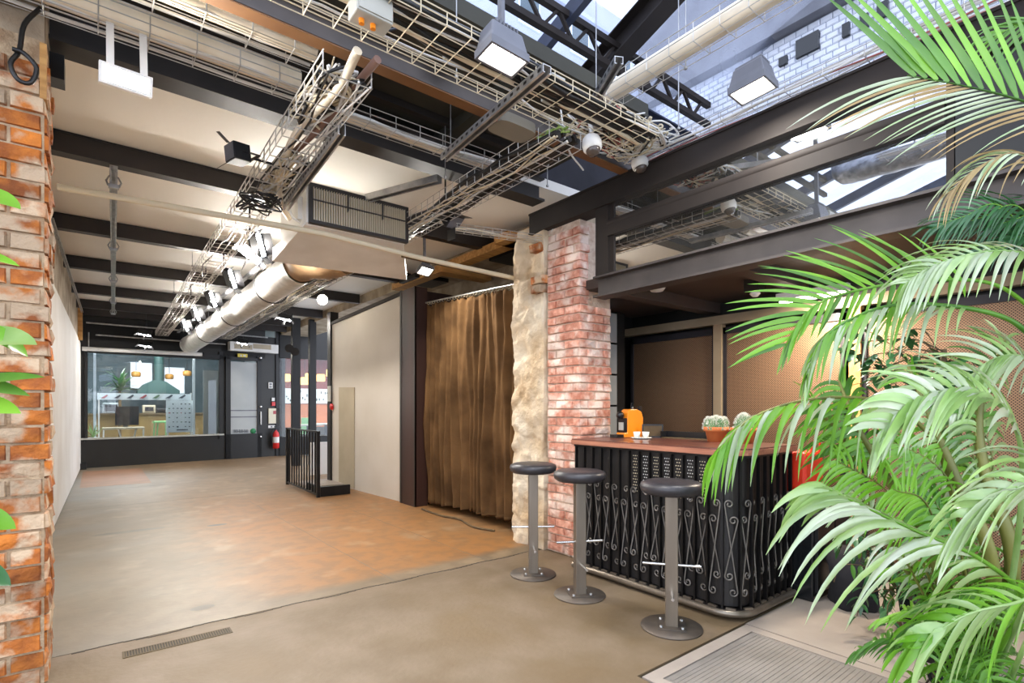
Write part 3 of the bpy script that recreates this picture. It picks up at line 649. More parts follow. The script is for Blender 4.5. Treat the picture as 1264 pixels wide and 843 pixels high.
# ================================================================== CABLE TRAYS
def tray(name, label, p, q, w_, h, pitch=.1, r=.0028, nb=4, cables=(), group='wire basket cable trays', m='galv_wire', extra=None, flange=True):
    p, q = Vector(p), Vector(q); t = (q-p).normalized(); u = t.cross(Vector((0,0,1))).normalized(); up = u.cross(t)
    T = thing(name, label, 'cable tray', (p+q)/2, group)
    m_ = MB()
    for i in range(nb+1): o = u*(-w_/2+w_*i/nb); m_.wire(p+o, q+o, r)
    for s_ in (-1, 1):
        for k in (.5, 1): o = u*(s_*w_/2)+up*h*k; m_.wire(p+o, q+o, r*1.15)
    m_.build('long_wire', m, T)
    m_ = MB(); L_ = (q-p).length; n = int(L_/pitch)
    for i in range(n+1):
        c = p+t*(i*pitch+.01); a = c-u*w_/2; b = c+u*w_/2
        m_.wire(a+up*h, a, r); m_.wire(a, b, r); m_.wire(b, b+up*h, r)
    m_.build('cross_wire', m, T, stuff=True)
    rr = random.Random(len(label))
    for (cm, cr, n_, amp) in cables:
        for k in range(n_):
            ox = rr.uniform(-.42, .42)*w_; ph = rr.uniform(0, 9); m_ = MB(); K = max(6, int(L_/.25))
            pts = [p+t*L_*i/K+u*(max(-.46, min(.46, ox/w_+amp*noise.noise(Vector((i*.35+ph, k, 0)))))*w_)+up*(cr+.004+rr.uniform(0, .35)*h*(n_ > 3)+amp*.05*noise.noise(Vector((ph, i*.5, k)))) for i in range(K+1)]
            m_.tube(pts, cr, 6 if cr < .015 else 10); m_.build('cable', cm, T)
    return T
# T1 front tray, left and right of the crossing; T1b second one higher
tray('cable_tray', 'wire tray with a fat pale conduit along the front roof beam, top left', (-1.2, 3.21, 3.13), (.93, 3.21, 3.13), .17, .09, .2, cables=(('pale_pipe', .062, 1, 0), ('cable_white', .010, 3, .3)))
tray('cable_tray', 'second wire tray with pale conduit just above the front one, ending at the long tray', (-1.2, 2.92, 3.16), (.93, 2.92, 3.16), .17, .08, .2, cables=(('pale_pipe', .055, 1, 0), ('cable_white', .009, 5, .4)))
tray('cable_tray', 'wire tray of white cables from the long tray toward the stone pier', (1.2, 3.30, 3.14), (2.62, 3.30, 3.14), .14, .09, .18, cables=(('cable_white', .011, 8, .35), ('pale_pipe', .03, 1, 0)))
# T2 broad tray across the atrium
tray('cable_tray', 'broad wire tray crossing the top of the atrium behind the large floodlight', (-1.0, 2.17, 2.985), (2.75, 2.17, 2.985), .33, .06, .13, .0032, 5, cables=(('cable_black', .018, 10, .35), ('cable_white', .006, 4, .5), ('pale_pipe', .02, 1, .1)), m='cable_tan')
# T3 long tray towards the back wall on the left
tray('cable_tray', 'long wire tray with tangled pipes running to the back above the spotlight row', (.965, 2.5, 2.89), (1.17, 14.2, 2.90),  .24, .10, .15, .0036, 4, cables=(('cable_white', .006, 2, .5), ('cable_black', .006, 1, .5)))
# T4 right of the air unit
tray('cable_tray', 'dusty wire tray full of cables passing right of the grille unit to the back door', (2.24, 2.3, 2.90), (2.40, 14.0, 2.90), .26, .10, .1, .0028, 4, cables=(('cable_black', .016, 9, .4), ('cable_tan', .006, 3, .5), ('cable_white', .008, 1, .3)))
# T5 hanging tray with white pipe, right
tray('cable_tray', 'wire tray on thin rods carrying a thick white pipe, right of the large floodlight', (2.72, -.4, 3.37), (2.72, 2.4, 3.35), .17, .11, .16, .0028, 3, cables=(('pale_pipe', .06, 1, 0),))
# T6 on the long beam
tray('cable_tray', 'shallow wire tray with thin red and white cables on top of the long brown beam', (3.2, -.6, 3.12), (3.2, 2.5, 3.12), .14, .06, .2, .0026, 3, cables=(('cable_red', .005, 2, .4), ('cable_white', .006, 4, .4)))
# T7 small link tray onto the pier
tray('cable_tray', 'small wire tray reaching from the side tray to the pier top', (2.45, 3.9, 2.83), (3.3, 3.58, 2.80), .10, .05, .08, .0024, 2, cables=(('cable_tan', .006, 3, .4),))
# loose things inside the long tray: bends and thick pipes
m_ = MB(); pts = spline([(.97, 2.4, 2.98), (.98, 2.7, 2.94), (.95, 3.3, 2.95), (1.02, 3.9, 2.93), (1.12, 4.3, 2.88), (1.24, 4.5, 2.84)], 24); m_.tube(pts, .022, 12)
cp = m_.build('condensate_pipe', 'pale_pipe', None, label='pale bent pipe lying in the long tray toward the grille unit', cat='pipe')
m_ = MB(); pts = spline([(1.07, 2.4, 2.98), (1.04, 3.1, 2.95), (1.03, 3.6, 2.98)], 16); m_.tube(pts, .02, 10)
m_.build('waste_pipe', mat('pipe_brown', '8a6a5c'), None, label='reddish brown pipe lying in the long tray beside the pale one', cat='pipe')
m_ = MB(); m_.tube([P(338, 251, y=4.3)+Vector((.035*cos(a*pi/8), 0, .035*sin(a*pi/8))) for a in range(16)], .006, 6, True); m_.tube([P(338, 251, y=4.3)+Vector((.03, 0, .02)), (1.12, 4.28, 2.9)], .004, 5); m_.build('cable_coil', 'cable_white', None, label='small white cable coil ring hanging at the left of the grille unit', cat='cable')
rr = random.Random(5)
# tangles: wavy bunches, each a thing
def tangle(label, c, sx, sy, sz, n, mats_, r=.005, seed=1, step=8):
    R_ = random.Random(seed); T = thing('cable_tangle', label, 'cables', c, 'tangled cables in and under the trays'); c = Vector(c)
    for k in range(n):
        pts = [c+Vector((R_.uniform(-sx, sx), R_.uniform(-sy, sy), R_.uniform(-sz, sz))) for _ in range(step)]
        m_ = MB(); m_.tube(spline(pts, step*4), r*R_.uniform(.7, 1.5), 5); m_.build('cable', R_.choice(mats_), T)
tangle('dense tangle of white and tan cables at the tray crossing beside the dome cameras', (2.62, 2.28, 3.10), .26, .20, .06, 26, ['cable_white', 'cable_white', 'cable_tan', 'cable_black', 'cable_red'], .005, 2)
tangle('tangle of cables spilling over the long beam by the right dome camera', (2.98, 2.36, 3.15), .20, .26, .05, 20, ['cable_white', 'cable_white', 'cable_tan', 'cable_black'], .005, 3)
tangle('loose white cables bunched at the crossing of the long tray and the front trays', (.98, 2.85, 2.97), .12, .3, .04, 14, ['cable_white', 'cable_tan', 'cable_black'], .006, 4)
tangle('knotted tan and black cables in the long tray beside the grille unit', (1.03, 3.95, 2.94), .10, .4, .04, 18, ['cable_tan', 'cable_white', 'cable_tan', 'cable_black'], .006, 5)
tangle('black looped wires where the tan pipe meets the long tray', (.95, 4.15, 2.80), .16, .12, .06, 7, ['cable_black'], .005, 6)
tangle('green cables dropping into the tray below the grey speaker', (2.22, 2.42, 2.98), .06, .16, .03, 5, ['cable_green'], .006, 7)
tangle('tan straw-like wires bunched in the gap between the two piers', (3.26, 3.56, 2.78), .04, .08, .14, 14, ['cable_tan', 'cable_white'], .005, 8, 4)
# perforated strut along the long tray, struts, hanger rods
def strut(label, p, q, name='strut_channel', w_=.041, h=.041, holes=True):
    T = thing(name, label, 'metal strut', (Vector(p)+Vector(q))/2, 'galvanised strut channels under the roof')
    m_ = MB(); m_.channel(p, q, w_, h); m_.build('channel', 'galv', T)
    if holes:
        m_ = MB(); p, q = Vector(p), Vector(q); L_ = (q-p).length; t = (q-p)/L_; u = t.cross(Vector((0,0,1))).normalized(); up = u.cross(t)
        for k in range(int(L_/.06)):
            c = p+t*(k*.06+.03); m_.bar(c-t*.012+u*(-w_/2-.001), c+t*.012+u*(-w_/2-.001), .002, .014)
        m_.build('slots', 'black_plastic', T, stuff=True)
strut('slotted galvanised channel running along the right edge of the long tray beside the grille unit', (1.10, 2.95, 2.88), (1.16, 4.3, 2.86), h=.07)
strut('flat grey strut above the air unit ending below the front beam', (1.78, 4.2, 3.04), (2.06, 3.5, 3.04), holes=False, w_=.06, h=.05)
strut('galvanised strut lying under the broad tray below the large floodlight', (1.72, 1.9, 2.94), (1.80, 3.0, 2.94), w_=.05)
strut('galvanised strut pointing up toward the glass roof above the small junction box', (2.25, 1.9, 3.2), (2.55, 2.45, 3.22), w_=.05)
strut('long thin galvanised channel slung below the joists on the left', (.11, 5.1, 3.14), (.27, 12.9, 3.14), w_=.05, h=.05)
strut('thin galvanised channel beside the left wall under the joists', (-.33, 6.7, 3.10), (-.2, 12.9, 3.10), w_=.03, h=.03)
for k, y in enumerate((5.4, 7.55, 9.5, 11.45, 12.8)):
    m_ = MB(); x = .11+(y-5.1)*.0205
    m_.tube([(x-.035, y, 3.1), (x-.05, y, 3.14), (x-.03, y, 3.18), (x+.03, y, 3.18), (x+.05, y, 3.14), (x+.035, y, 3.1)], .007, 6); m_.box((x-.035, y-.02, 3.085), (x+.035, y+.02, 3.115))
    m_.build('beam_clamp', 'galv', None, label=['first','second','third','fourth','fifth'][k]+' joist clamp from the front on the left slung channel', cat='clamp', group='clamps on the slung channel')
def rod(label, x, y, z0, z1, r=.004):
    m_ = MB(); m_.tube([(x, y, z0), (x, y, z1)], r, 5); m_.lathe([(.012, 0), (.012, .012)], (x, y, z0), 6); m_.build('hanger_rod', 'galv', None, label=label, cat='rod', group='thin threaded hanger rods')
for (x, y, z0, z1, lb) in ((2.72, .9, 3.4, 5.6, 'nearest rod of the tray with the white pipe'), (2.88, 1.9, 3.4, 5.4, 'middle rod of the tray with the white pipe'), (2.72, 2.5, 3.4, 5.2, 'rod at the far end of the white pipe tray'),
    (3.1, 2.1, 3.18, 5.3, 'tall thin rod beside the right dome camera'), (2.1, 3.48, 3.05, 3.5, 'rod holding the flat grey strut'), (2.0, 3.24, 3.15, 3.5, 'short rod holding the wire tray under the dark deck'), (.93, 7.5, 3.02, 3.2, 'short rod at the left of the long tray under the second joist'), (.93, 9.4, 3.02, 3.2, 'short rod at the left of the long tray under the third joist'), (2.9, 3.2, 3.1, 3.5, 'short rod under the dark deck near the pier'), (1.55, 2.45, 3.1, 3.7, 'rod above the broad tray by the upper junction box')):
    rod(lb, x, y, z0, z1)
# tan pipe across the room
m_ = MB(); m_.tube([(-.19, 4.42, 2.70), (1.4, 4.18, 2.665), (2.3, 4.2, 2.63), (3.32, 4.1, 2.58)], .022, 10)
m_.build('long_pipe', 'cable_tan', None, label='long thin tan pipe crossing the room below the grille unit up to the curtain', cat='pipe')
m_ = MB(); m_.bar((2.2, 4.40, 2.68), (3.35, 4.28, 2.62), .05, .018); m_.build('cable_ladder', 'stem_brown', None, label='narrow brown cable ladder beside the tan pipe end near the curtain', cat='cable ladder')
for (x0, z, y, x1, lb) in ((-.15, 2.99, 13.6, 3.3, 'upper thin conduit crossing in front of the back wall'), (0.0, 2.80, 14.0, 2.45, 'lower thin conduit crossing just above the shop window')):
    m_ = MB(); m_.tube([(x0, y, z), (x1, y+.2, z)], .016, 8); m_.build('conduit', 'galv', None, label=lb, cat='conduit', group='thin conduits at the back wall')
# projector screen roller over the window
T = thing('screen_roller', 'long white screen roller housing above the shop window', 'roller screen', (.9, 14.3, 2.5)); m_ = MB(); a = P(100, 431, pl=BWL)+nb*.15; b = P(247, 438, pl=BWL)+nb*.15; m_.tube([a, b], .045, 12); m_.build('housing', 'white_plastic', T); m_ = MB(); m_.tube([b, b+(b-a).normalized()*.03], .05, 12); m_.build('end_cap', 'black_plastic', T)
for s_ in (.05, .95): m_ = MB(); c = a.lerp(b, s_); m_.tube([c+Vector((0,0,.04)), c+Vector((0,0,.35))], .01, 6); m_.build('bracket', 'galv', T)

# ================================================================== AIR UNIT and DUCT
T = thing('air_handling_unit', 'pale metal ceiling air unit with a wide dark slatted grille', 'air conditioner', (1.8, 4.5, 2.65))
m_ = MB(); m_.box((1.29, 4.22, 2.74), (2.14, 4.95, 3.05)); m_.build('housing', 'white_plastic', T, bevel=.008)
m_ = MB(); m_.add([(1.29,4.26,2.735),(2.14,4.26,2.735),(2.6,5.1,2.65),(1.26,5.1,2.62),(1.29,4.26,2.76),(2.14,4.26,2.76),(2.6,5.1,2.74),(1.26,5.1,2.74)], [(0,3,2,1),(4,5,6,7),(0,1,5,4),(1,2,6,5),(2,3,7,6),(3,0,4,7)]); m_.build('bottom_pan', 'white_plastic', T)
g = MB(); x0, x1, z0, z1 = 1.305, 2.15, 2.735, 3.045; g.box((x0, 4.18, z0), (x1, 4.225, z0+.025)); g.box((x0, 4.18, z1-.025), (x1, 4.225, z1)); g.box((x0, 4.18, z0+.025), (x0+.025, 4.225, z1-.025)); g.box((x1-.025, 4.18, z0+.025), (x1, 4.225, z1-.025)); g.box((x0+.025, 4.185, (z0+z1)/2+.025), (x1-.025, 4.195, (z0+z1)/2+.035))
fr = g.build('grille_frame', 'beam_brown', T)
m_ = MB(); m_.box((x0+.02, 4.222, z0+.02), (x1-.02, 4.23, z1-.02)); m_.build('grille_back', 'joint_dark', T)
for k in range(40):
    m_ = MB(); x = x0+.032+k*.02; m_.box((x, 4.187, z0+.022), (x+.005, 4.218, z1-.022)); m_.build('slat', 'cable_tan', fr)
for x in (x0+.3, x0+.6): m_ = MB(); m_.box((x, 4.181, (z0+z1)/2), (x+.012, 4.3, z1-.01)); m_.build('grille_bar', 'beam_brown', fr)
m_ = MB(); m_.tube(spline([(1.29, 4.4, 3.0), (1.2, 4.35, 2.93), (1.21, 4.32, 2.8), (1.28, 4.35, 2.77)], 14), .009, 8); m_.build('drain_hose', 'cable_white', T)
m_ = MB(); m_.box((1.255, 4.32, 2.79), (1.29, 4.4, 2.97)); m_.build('valve_box', 'white_plastic', T)
T = thing('spiral_duct', 'large silver ribbed ventilation duct running under the ceiling to the back window', 'ventilation duct', (1.8, 9, 2.6))
dr = []; dp = []; N = 260; A = Vector((1.78, 6.0, 2.86)); B = Vector((1.72, 14.2, 2.74))
for k in range(N+1):
    t_ = k/N; dp.append(A.lerp(B, t_)); dr.append(.185+(.006 if k % 3 == 0 else 0)+(.008 if k % 52 < 2 else 0))
m_ = MB(); m_.tube(dp, dr, 26, caps=False); m_.build('duct', 'duct_foil', T)
m_ = MB(); m_.tube([B, B+Vector((0, .05, 0))], .205, 26); m_.build('end_cap', 'duct_foil', T)
m_ = MB(); m_.tube(spline([A, A+Vector((.02, -.2, -.0)), A+Vector((.14, -.45, -.03)), A+Vector((.24, -.62, -.0))], 22), [.185-.004*(k % 2) for k in range(23)], 22, caps=False); m_.build('flexible_end', mat('tan_flex', '9c7c58', '80664a', 5), T)
for y in (7.2, 9.4, 11.8):
    m_ = MB(); f_ = (y-6)/8.2; c = A.lerp(B, f_); m_.tube([c+Vector((.215*cos(a*pi/12), 0, .215*sin(a*pi/12))) for a in range(24)], .008, 5, True); m_.build('band', 'dark_steel', T)
    m_ = MB(); m_.tube([c+Vector((0,0,.2)), (c.x, c.y, 3.36)], .006, 5); m_.build('hanger', 'galv', T)
m_ = MB(); m_.bar((1.56, 5.0, 2.98), (1.46, 14.0, 2.98), .05, .03); m_.build('lighting_rail', 'grey_plastic', None, label='grey rail running beside the silver duct and the row of spotlights', cat='rail')
T = thing('foil_duct', 'old crumpled foil wrapped duct in the long tray above the entrance side', 'duct', (.8, 1.4, 3.0))
m_ = MB(); pts = spline([(.92, -3.6, 3.45), (.9, -1, 3.45), (.92, .8, 3.45), (.95, 1.7, 3.46), (.88, 1.95, 3.52), (.8, 1.97, 3.75)], 60); m_.tube(pts, [.10+.012*noise.noise(Vector((k*.9, 0, 3))) for k in range(61)], 18); m_.build('duct', 'foil_old', T)
tray('cable_tray', 'wire tray running beside the crumpled foil duct above the entrance side', (1.15, -3.5, 3.42), (1.15, 1.6, 3.42), .2, .09, .12, cables=(('cable_white', .01, 4, .4),))
for y in (-2.5, 0, 1.4):
    m_ = MB(); m_.tube([(.92, y, 3.5), (.92, y, 5.35)], .006, 5); m_.build('hanger', 'galv', T)

# ================================================================== LAMPS
def floodlight(label, face, n, up, w_, h, dep, power, body='grey_plastic', grp='square LED floodlights', stroke=True, brackets=()):
    face = Vector(face); n = Vector(n).normalized(); u = Vector(up).cross(n).normalized(); v = n.cross(u)
    R = Matrix((u, v, n)).transposed(); T = thing('floodlight', label, 'floodlight', face-n*dep, grp)
    m_ = MB()
    def ring(s1, s2, z): return [R@Vector((a*w_/2*s1, b*h/2*s2, z))+face for a, b in ((-1,-1),(1,-1),(1,1),(-1,1))]
    m_.add(ring(.80, .76, -dep)+ring(.9, .9, -dep*.5)+ring(.98, .98, -.03), [(3,2,1,0)]+[(i, (i+1) % 4, 4+(i+1) % 4, 4+i) for i in range(4)]+[(4+i, 4+(i+1) % 4, 8+(i+1) % 4, 8+i) for i in range(4)]); m_.build('housing', body, T, bevel=.008)
    m_ = MB(); t_ = .012
    for (a, b, c_, d) in ((-w_/2, w_/2, -h/2, -h/2+t_), (-w_/2, w_/2, h/2-t_, h/2), (-w_/2, -w_/2+t_, -h/2+t_, h/2-t_), (w_/2-t_, w_/2, -h/2+t_, h/2-t_)): m_.box((a, c_, -.035), (b, d, .004), R, face)
    m_.build('bezel', body, T)
    m_ = MB(); m_.box((-w_/2+t_, -h/2+t_, -.02), (w_/2-t_, h/2-t_, -.004), R, face); m_.build('lens', 'lamp', T)
    m_ = MB()
    for k in range(-3, 4): m_.box((k*w_*.09-.003, -h*.36, -dep-.02), (k*w_*.09+.003, h*.36, -dep), R, face)
    m_.build('cooling_fin', body, T)
    for b in brackets:
        m_ = MB(); b0 = face-n*dep*.4; b0.x = b[0]; m_.bar(b0, Vector(b), .03, .02); m_.build('bracket', body, T)
    if power: area('lamp', face+n*.01, n, w_*.8, h*.8, power, parent=T)
    return T
f1 = P(156, 98, y=3.08)
floodlight('white rectangular floodlight facing the room, fixed below the front beam top left', f1, (.05, -1, -.28), (0,0,1), .205, .09, .05, 26, body='white_plastic', brackets=(f1+Vector((-.06, .10, .30)), f1+Vector((.07, .10, .30))))
f2 = P(620, 74, y=1.95)
floodlight('large grey floodlight hanging under the broad tray at top centre', f2, (-.03, -.10, -1), (0,1,0), .22, .135, .13, 20, brackets=(f2+Vector((0, .15, .14)), f2+Vector((0, .02, .95))))
f3 = P(929, 112, z=3.05)
floodlight('large grey floodlight hanging beside the long beam at upper right', f3, (-.06, -.05, -1), (0,1,0), .155, .21, .13, 14, brackets=(Vector((3.22, f3.y, 3.085)),))
f4 = P(525, 335, x=2.9)
floodlight('small square floodlight under the tan pipe near the curtain', f4+Vector((0,0,0)), (-.1, -.5, -1), (0,1,0), .16, .14, .07, 26, brackets=(Vector((f4.x, f4.y+.03, 3.36)),))
# barn-door spotlights on the long tray
def spotlight(label, c, aim, roll=None, on=True, power=9, grp='black barn door spotlights', top=3.37, sc=1.0, wide=True):
    c = Vector(c); n = Vector(aim).normalized(); u = Vector(roll) if roll else CR*.72-CU*.69; u = (u-n*u.dot(n)).normalized(); v = n.cross(u); R = Matrix((u, v, n)).transposed()
    T = thing('spotlight', label, 'spotlight', c, grp); w_, h, dp_ = (.21*sc, .055*sc, .10*sc) if on else (.12*sc, .11*sc, .11*sc)
    m_ = MB(); m_.box((-w_/2, -h/2, -dp_), (w_/2, h/2, 0), R, c); m_.build('body', 'black_plastic', T, bevel=.006)
    m_ = MB(); m_.box((-w_/2+.008, -h/2+.008, .0005), (w_/2-.008, h/2-.008, .003), R, c); m_.build('lens', 'lamp_cool' if on else 'grey_plastic', T)
    for (s1, s2) in ((0, 1), (0, -1)):
        m_ = MB(); a = c+R@Vector((0, s2*h/2, 0)); m_.bar(a, a+R@Vector((0, s2*.05*sc, .06*sc)), w_*.9, .003, up=R@Vector((0, 1, -1))); m_.build('barn_door', 'black_plastic', T)
    for s1 in ((-1, 1) if on else ()):
        m_ = MB(); a = c+R@Vector((s1*w_/2, 0, 0)); m_.bar(a, a+R@Vector((s1*.045*sc, 0, .055*sc)), h*.9, .003, up=R@Vector((-1*s1, 0, 1))); m_.build('barn_door', 'black_plastic', T)
    m_ = MB()
    for s1 in (-1, 1): m_.bar(c+R@Vector((s1*(w_/2+.006), 0, -dp_*.5)), c+R@Vector((s1*(w_/2+.006), 0, -dp_-.05)), .02, .005)
    m_.bar(c+R@Vector((-w_/2-.01, 0, -dp_-.05)), c+R@Vector((w_/2+.01, 0, -dp_-.05)), .02, .005); k0 = c+R@Vector((0, 0, -dp_-.05)); m_.tube([k0, (k0.x, k0.y, top)] if top > 3 else [k0, (1.0, k0.y, 2.94)], .009, 6); m_.build('yoke', 'black_plastic', T)
    if on and power: area('lamp', c+n*.012, n, w_*.8, h*.8, power, (1, .94, .86), parent=T, spread=radians(180))
    return T
on = ['nearest', 'second', 'third', 'fourth', 'fifth', 'sixth']
for k, (px, py, y) in enumerate(((322, 303, 5.6), (308, 316, 5.9), (287, 345, 7.2), (263, 370, 8.7), (243, 388, 10.2), (229, 402, 11.8))):
    c = P(px, py, y=y); spotlight('lit black spotlight, %s from the front in the row beside the silver duct' % on[k], c, (.45, -.85, -.35) if k != 1 else (-.2, -.9, -.5), power=34, sc=1.15)
c = P(283, 187, y=3.75); spotlight('unlit black barn door spotlight standing out to the left of the long tray', c, (-1, -.3, -.1), roll=(0, 1, 0), on=False, top=2.98, sc=1.0)
for (px, py, y, lb) in ((178, 413, 13.6, 'small lit spotlight above the shop window, upper one'), (179, 427, 14.0, 'small lit spotlight right over the shop window centre'), (351, 394, 10.0, 'lit spotlight under the cable tray right of the duct'), (299, 424, 13.8, 'small downlight above the white air curtain unit')):
    spotlight(lb, P(px, py, y=y), (-.2, -.5, -.8), power=14, sc=1.1)
spotlight('crumpled black spotlight hanging under the tray right of the grille unit', P(562, 275, y=3.9), (.2, -.6, -.8), on=False, sc=1.2)
T = thing('globe_lamp', 'round glowing lamp under the joists before the white partition', 'lamp', P(398, 370, y=7.9)); c = P(398, 370, y=7.9)
m_ = MB(); m_.ball(c, .075, 16, 10); m_.build('globe', 'lamp', T); m_ = MB(); m_.tube([c+Vector((0,0,.07)), (c.x, c.y, 3.37)], .012, 6); m_.build('stem', 'black_plastic', T); area('lamp', c-Vector((0,0,.1)), (-1,0,-.3), .15, .15, 10, parent=T)
for (px, py, lb) in ((364, 434, 'small glowing round spot on the dark post by the railing'), (357, 430, 'tilted disc spot beside the dark post by the railing')):
    c = P(px, py, y=11.8); T = thing('post_spotlight', lb, 'spotlight', c, 'round spots on the dark post'); m_ = MB(); R = Vector((-.4, -.9, -.2)).to_track_quat('Z', 'Y').to_matrix()
    m_.lathe([(.03, -.12), (.07, -.06), (.09, 0)], c, 14, R); m_.build('shade', 'black_plastic', T); m_ = MB(); m_.lathe([(.08, -.004), (.0001, -.003)], c, 14, R); m_.build('bulb', 'lamp' if px > 360 else 'white_plastic', T); m_ = MB(); m_.tube([c, (c.x+.05, 12.02, c.z+.05)], .012, 6); m_.build('arm', 'black_plastic', T)

# boxes, speaker, cameras above
def jbox(label, a, b, m, name='junction_box', glands=0, cat='box', lid=True):
    a, b = Vector(a), Vector(b); T = thing(name, label, cat, ((a.x+b.x)/2, (a.y+b.y)/2, a.z)); m_ = MB(); m_.box(a, b); m_.build('case', m, T, bevel=.006)
    if lid: m_ = MB(); m_.box((a.x+.008, a.y-.006, a.z+.008), (b.x-.008, a.y-.0005, b.z-.008)); m_.build('lid', m, T)
    for k in range(glands): m_ = MB(); m_.lathe([(.012, -.02), (.012, 0)], (a.x+.04+k*.05, a.y+.05, a.z), 8); m_.build('gland', 'orange_plastic', T)
c = P(458, 22, y=2.12); jbox('large grey junction box with two orange glands hanging at the top edge', (c.x-.09, 2.05, c.z-.04), (c.x+.07, 2.15, c.z+.22), 'grey_box', glands=2)
c = P(567, 55, y=2.42); jbox('pale box on the broad tray left of the large floodlight', (c.x-.06, 2.4, c.z-.07), (c.x+.06, 2.5, c.z+.08), 'grey_box')
c = P(684, 112, y=2.2); jbox('pale box on the broad tray right of the large floodlight', (c.x-.05, 2.16, c.z-.055), (c.x+.05, 2.26, c.z+.07), 'grey_box')
m_ = MB(); c = P(632, 163, y=2.46); m_.prism([(math.copysign(.14*abs(cos(a*pi/10))**.45, cos(a*pi/10)), math.copysign(.085*abs(sin(a*pi/10))**.45, sin(a*pi/10))) for a in range(20)], c+Vector((0,0,-.0)), c+Vector((0,0,.055)), up=(0,1,0)); m_.build('flat_speaker', mat('warm_grey', '7c7668'), None, label='flat grey rounded panel speaker behind the broad tray above the crossing', cat='speaker')
for (px, py, x, y, lb) in ((731, 180, None, 2.25, 'white dome camera nearer the tray crossing'), (790, 203, None, 2.45, 'white dome camera under the end of the brown girder at the long beam')):
    c = P(px, py, y=y); T = thing('dome_camera', lb, 'security camera', c, 'white dome cameras'); R = Vector((0, -.25, -1)).to_track_quat('Z', 'Y').to_matrix()
    m_ = MB(); m_.lathe([(.0001, -.07), (.03, -.07), (.055, -.045), (.062, -.01), (.058, .02), (.045, .03)], c, 22, R); m_.build('housing', 'white_plastic', T)
    m_ = MB(); m_.lathe([(.045, .028), (.042, .045), (.028, .062), (.0001, .07)], c, 20, R); m_.build('dome', mat('smoked', '4a3f38', rough=.1) if 'smoked' not in MATS else 'smoked', T)
    m_ = MB(); m_.tube([c+Vector((0,0,.05)), c+Vector((0,.02,.16))], .014, 8); m_.build('stem', 'white_plastic', T)
for (pts, mm, lb, r_) in (([P(470,40,y=2.3), P(520,30,y=2.35), P(560,45,y=2.25), P(598,44,y=2.1)], 'cable_black', 'black cable arching to the large floodlight from the left', .007),
    ([P(650,90,y=2.1), P(668,82,y=2.1), P(672,98,y=2.1), P(655,108,y=2.1), P(643,92,y=2.1), P(655,80,y=2.1)], 'cable_black', 'black cable loop right of the large floodlight', .008),
    ([P(15,60,y=3.2), P(30,66,y=3.2), P(45,84,y=3.2), P(38,102,y=3.2), P(22,98,y=3.2), P(13,78,y=3.2), P(24,62,y=3.22), P(30,30,y=3.24), P(50,10,y=3.26)], 'cable_black', 'coiled black cable hanging on the top of the left brick pier', .010),
    ([P(690,120,y=2.5), P(700,180,y=2.5), P(720,210,y=2.6)], 'cable_white', 'white cable drooping beside the left dome camera', .006)):
    m_ = MB(); m_.tube(spline(pts, 32), r_, 7); m_.build('cable', mm, None, label=lb, cat='cable')
# dark beam end box at the pier
m_ = MB(); m_.box((-.19, 3.66, 3.03), (-.13, 3.78, 3.16)); m_.build('beam_bracket', 'black_plastic', None, label='small black bracket at the left end of the front beam', cat='bracket')

# air curtain over the door and the bits on the back wall
def bwthing(name, label, cat, px, py, grp=None):
    c = P(px, py, pl=BWL); return thing(name, label, cat, c, grp)
T = bwthing('air_curtain', 'white air curtain unit with beige grilles above the black door', 'air conditioner', 310, 437); m_ = MB(); bwbox(m_, 281, 422, 340, 437, .005, .2); m_.build('housing', 'white_plastic', T)
for (a, b) in ((286, 308), (309, 331)):
    m_ = MB(); bwbox(m_, a, 425, b, 432.5, .2, .205); m_.build('grille', 'taupe', T)
T = bwthing('exit_sign', 'small yellow green exit sign under the white air curtain', 'sign', 298, 441); m_ = MB(); bwbox(m_, 292, 436.5, 304, 441.5, .052, .09); m_.build('plate', 'sign_yellow', T)
m_ = MB(); bwbox(m_, 295, 438, 297, 440.5, .09, .093); bwbox(m_, 299, 438, 301.5, 440.5, .09, .093); m_.build('mark', 'white_plastic', T)
T = bwthing('switch_plate', 'white double switch on the dark panel right of the door', 'switch', 333.5, 480); m_ = MB(); bwbox(m_, 331, 472, 336, 479.5, .002, .03); m_.build('plate', 'white_plastic', T); m_ = MB(); bwbox(m_, 332, 473, 335, 475.5, .03, .034); bwbox(m_, 332, 476.5, 335, 478.5, .03, .034); m_.build('rocker', 'grey_plastic', T)
T = bwthing('alarm_call_point', 'red alarm call point with white sounder above it, right of the door', 'fire alarm', 337, 502); m_ = MB(); bwbox(m_, 335, 496, 339, 501, .002, .05); m_.build('call_point', 'ext_red', T, label='red call point'); m_ = MB(); bwbox(m_, 335, 491, 338.5, 495, .002, .04); m_.build('sounder', 'white_plastic', T)
T = bwthing('hydrant_notice', 'cream fire notice board above the red extinguisher', 'notice', 338, 522); m_ = MB(); bwbox(m_, 331, 504, 345, 522.5, .002, .04); m_.build('board', mat('cream_board', 'd8cfb4'), T); m_ = MB(); bwbox(m_, 336.5, 507, 340, 511, .04, .044); m_.build('mark', 'print_red', T)
T = bwthing('wall_label', 'narrow white label strip just above the red extinguisher', 'label', 337, 527); m_ = MB(); bwbox(m_, 331, 525, 343, 528, .002, .012); m_.build('plate', 'white_plastic', T); m_ = MB(); bwbox(m_, 334, 526, 336, 527.5, .012, .014); bwbox(m_, 338, 526, 341, 527.5, .012, .014); m_.build('print', 'print_ink', T)
c = P(338, 553, pl=BWL)+nb*.15; T = thing('fire_extinguisher', 'red fire extinguisher on the dark wall right of the black door', 'fire extinguisher', c)
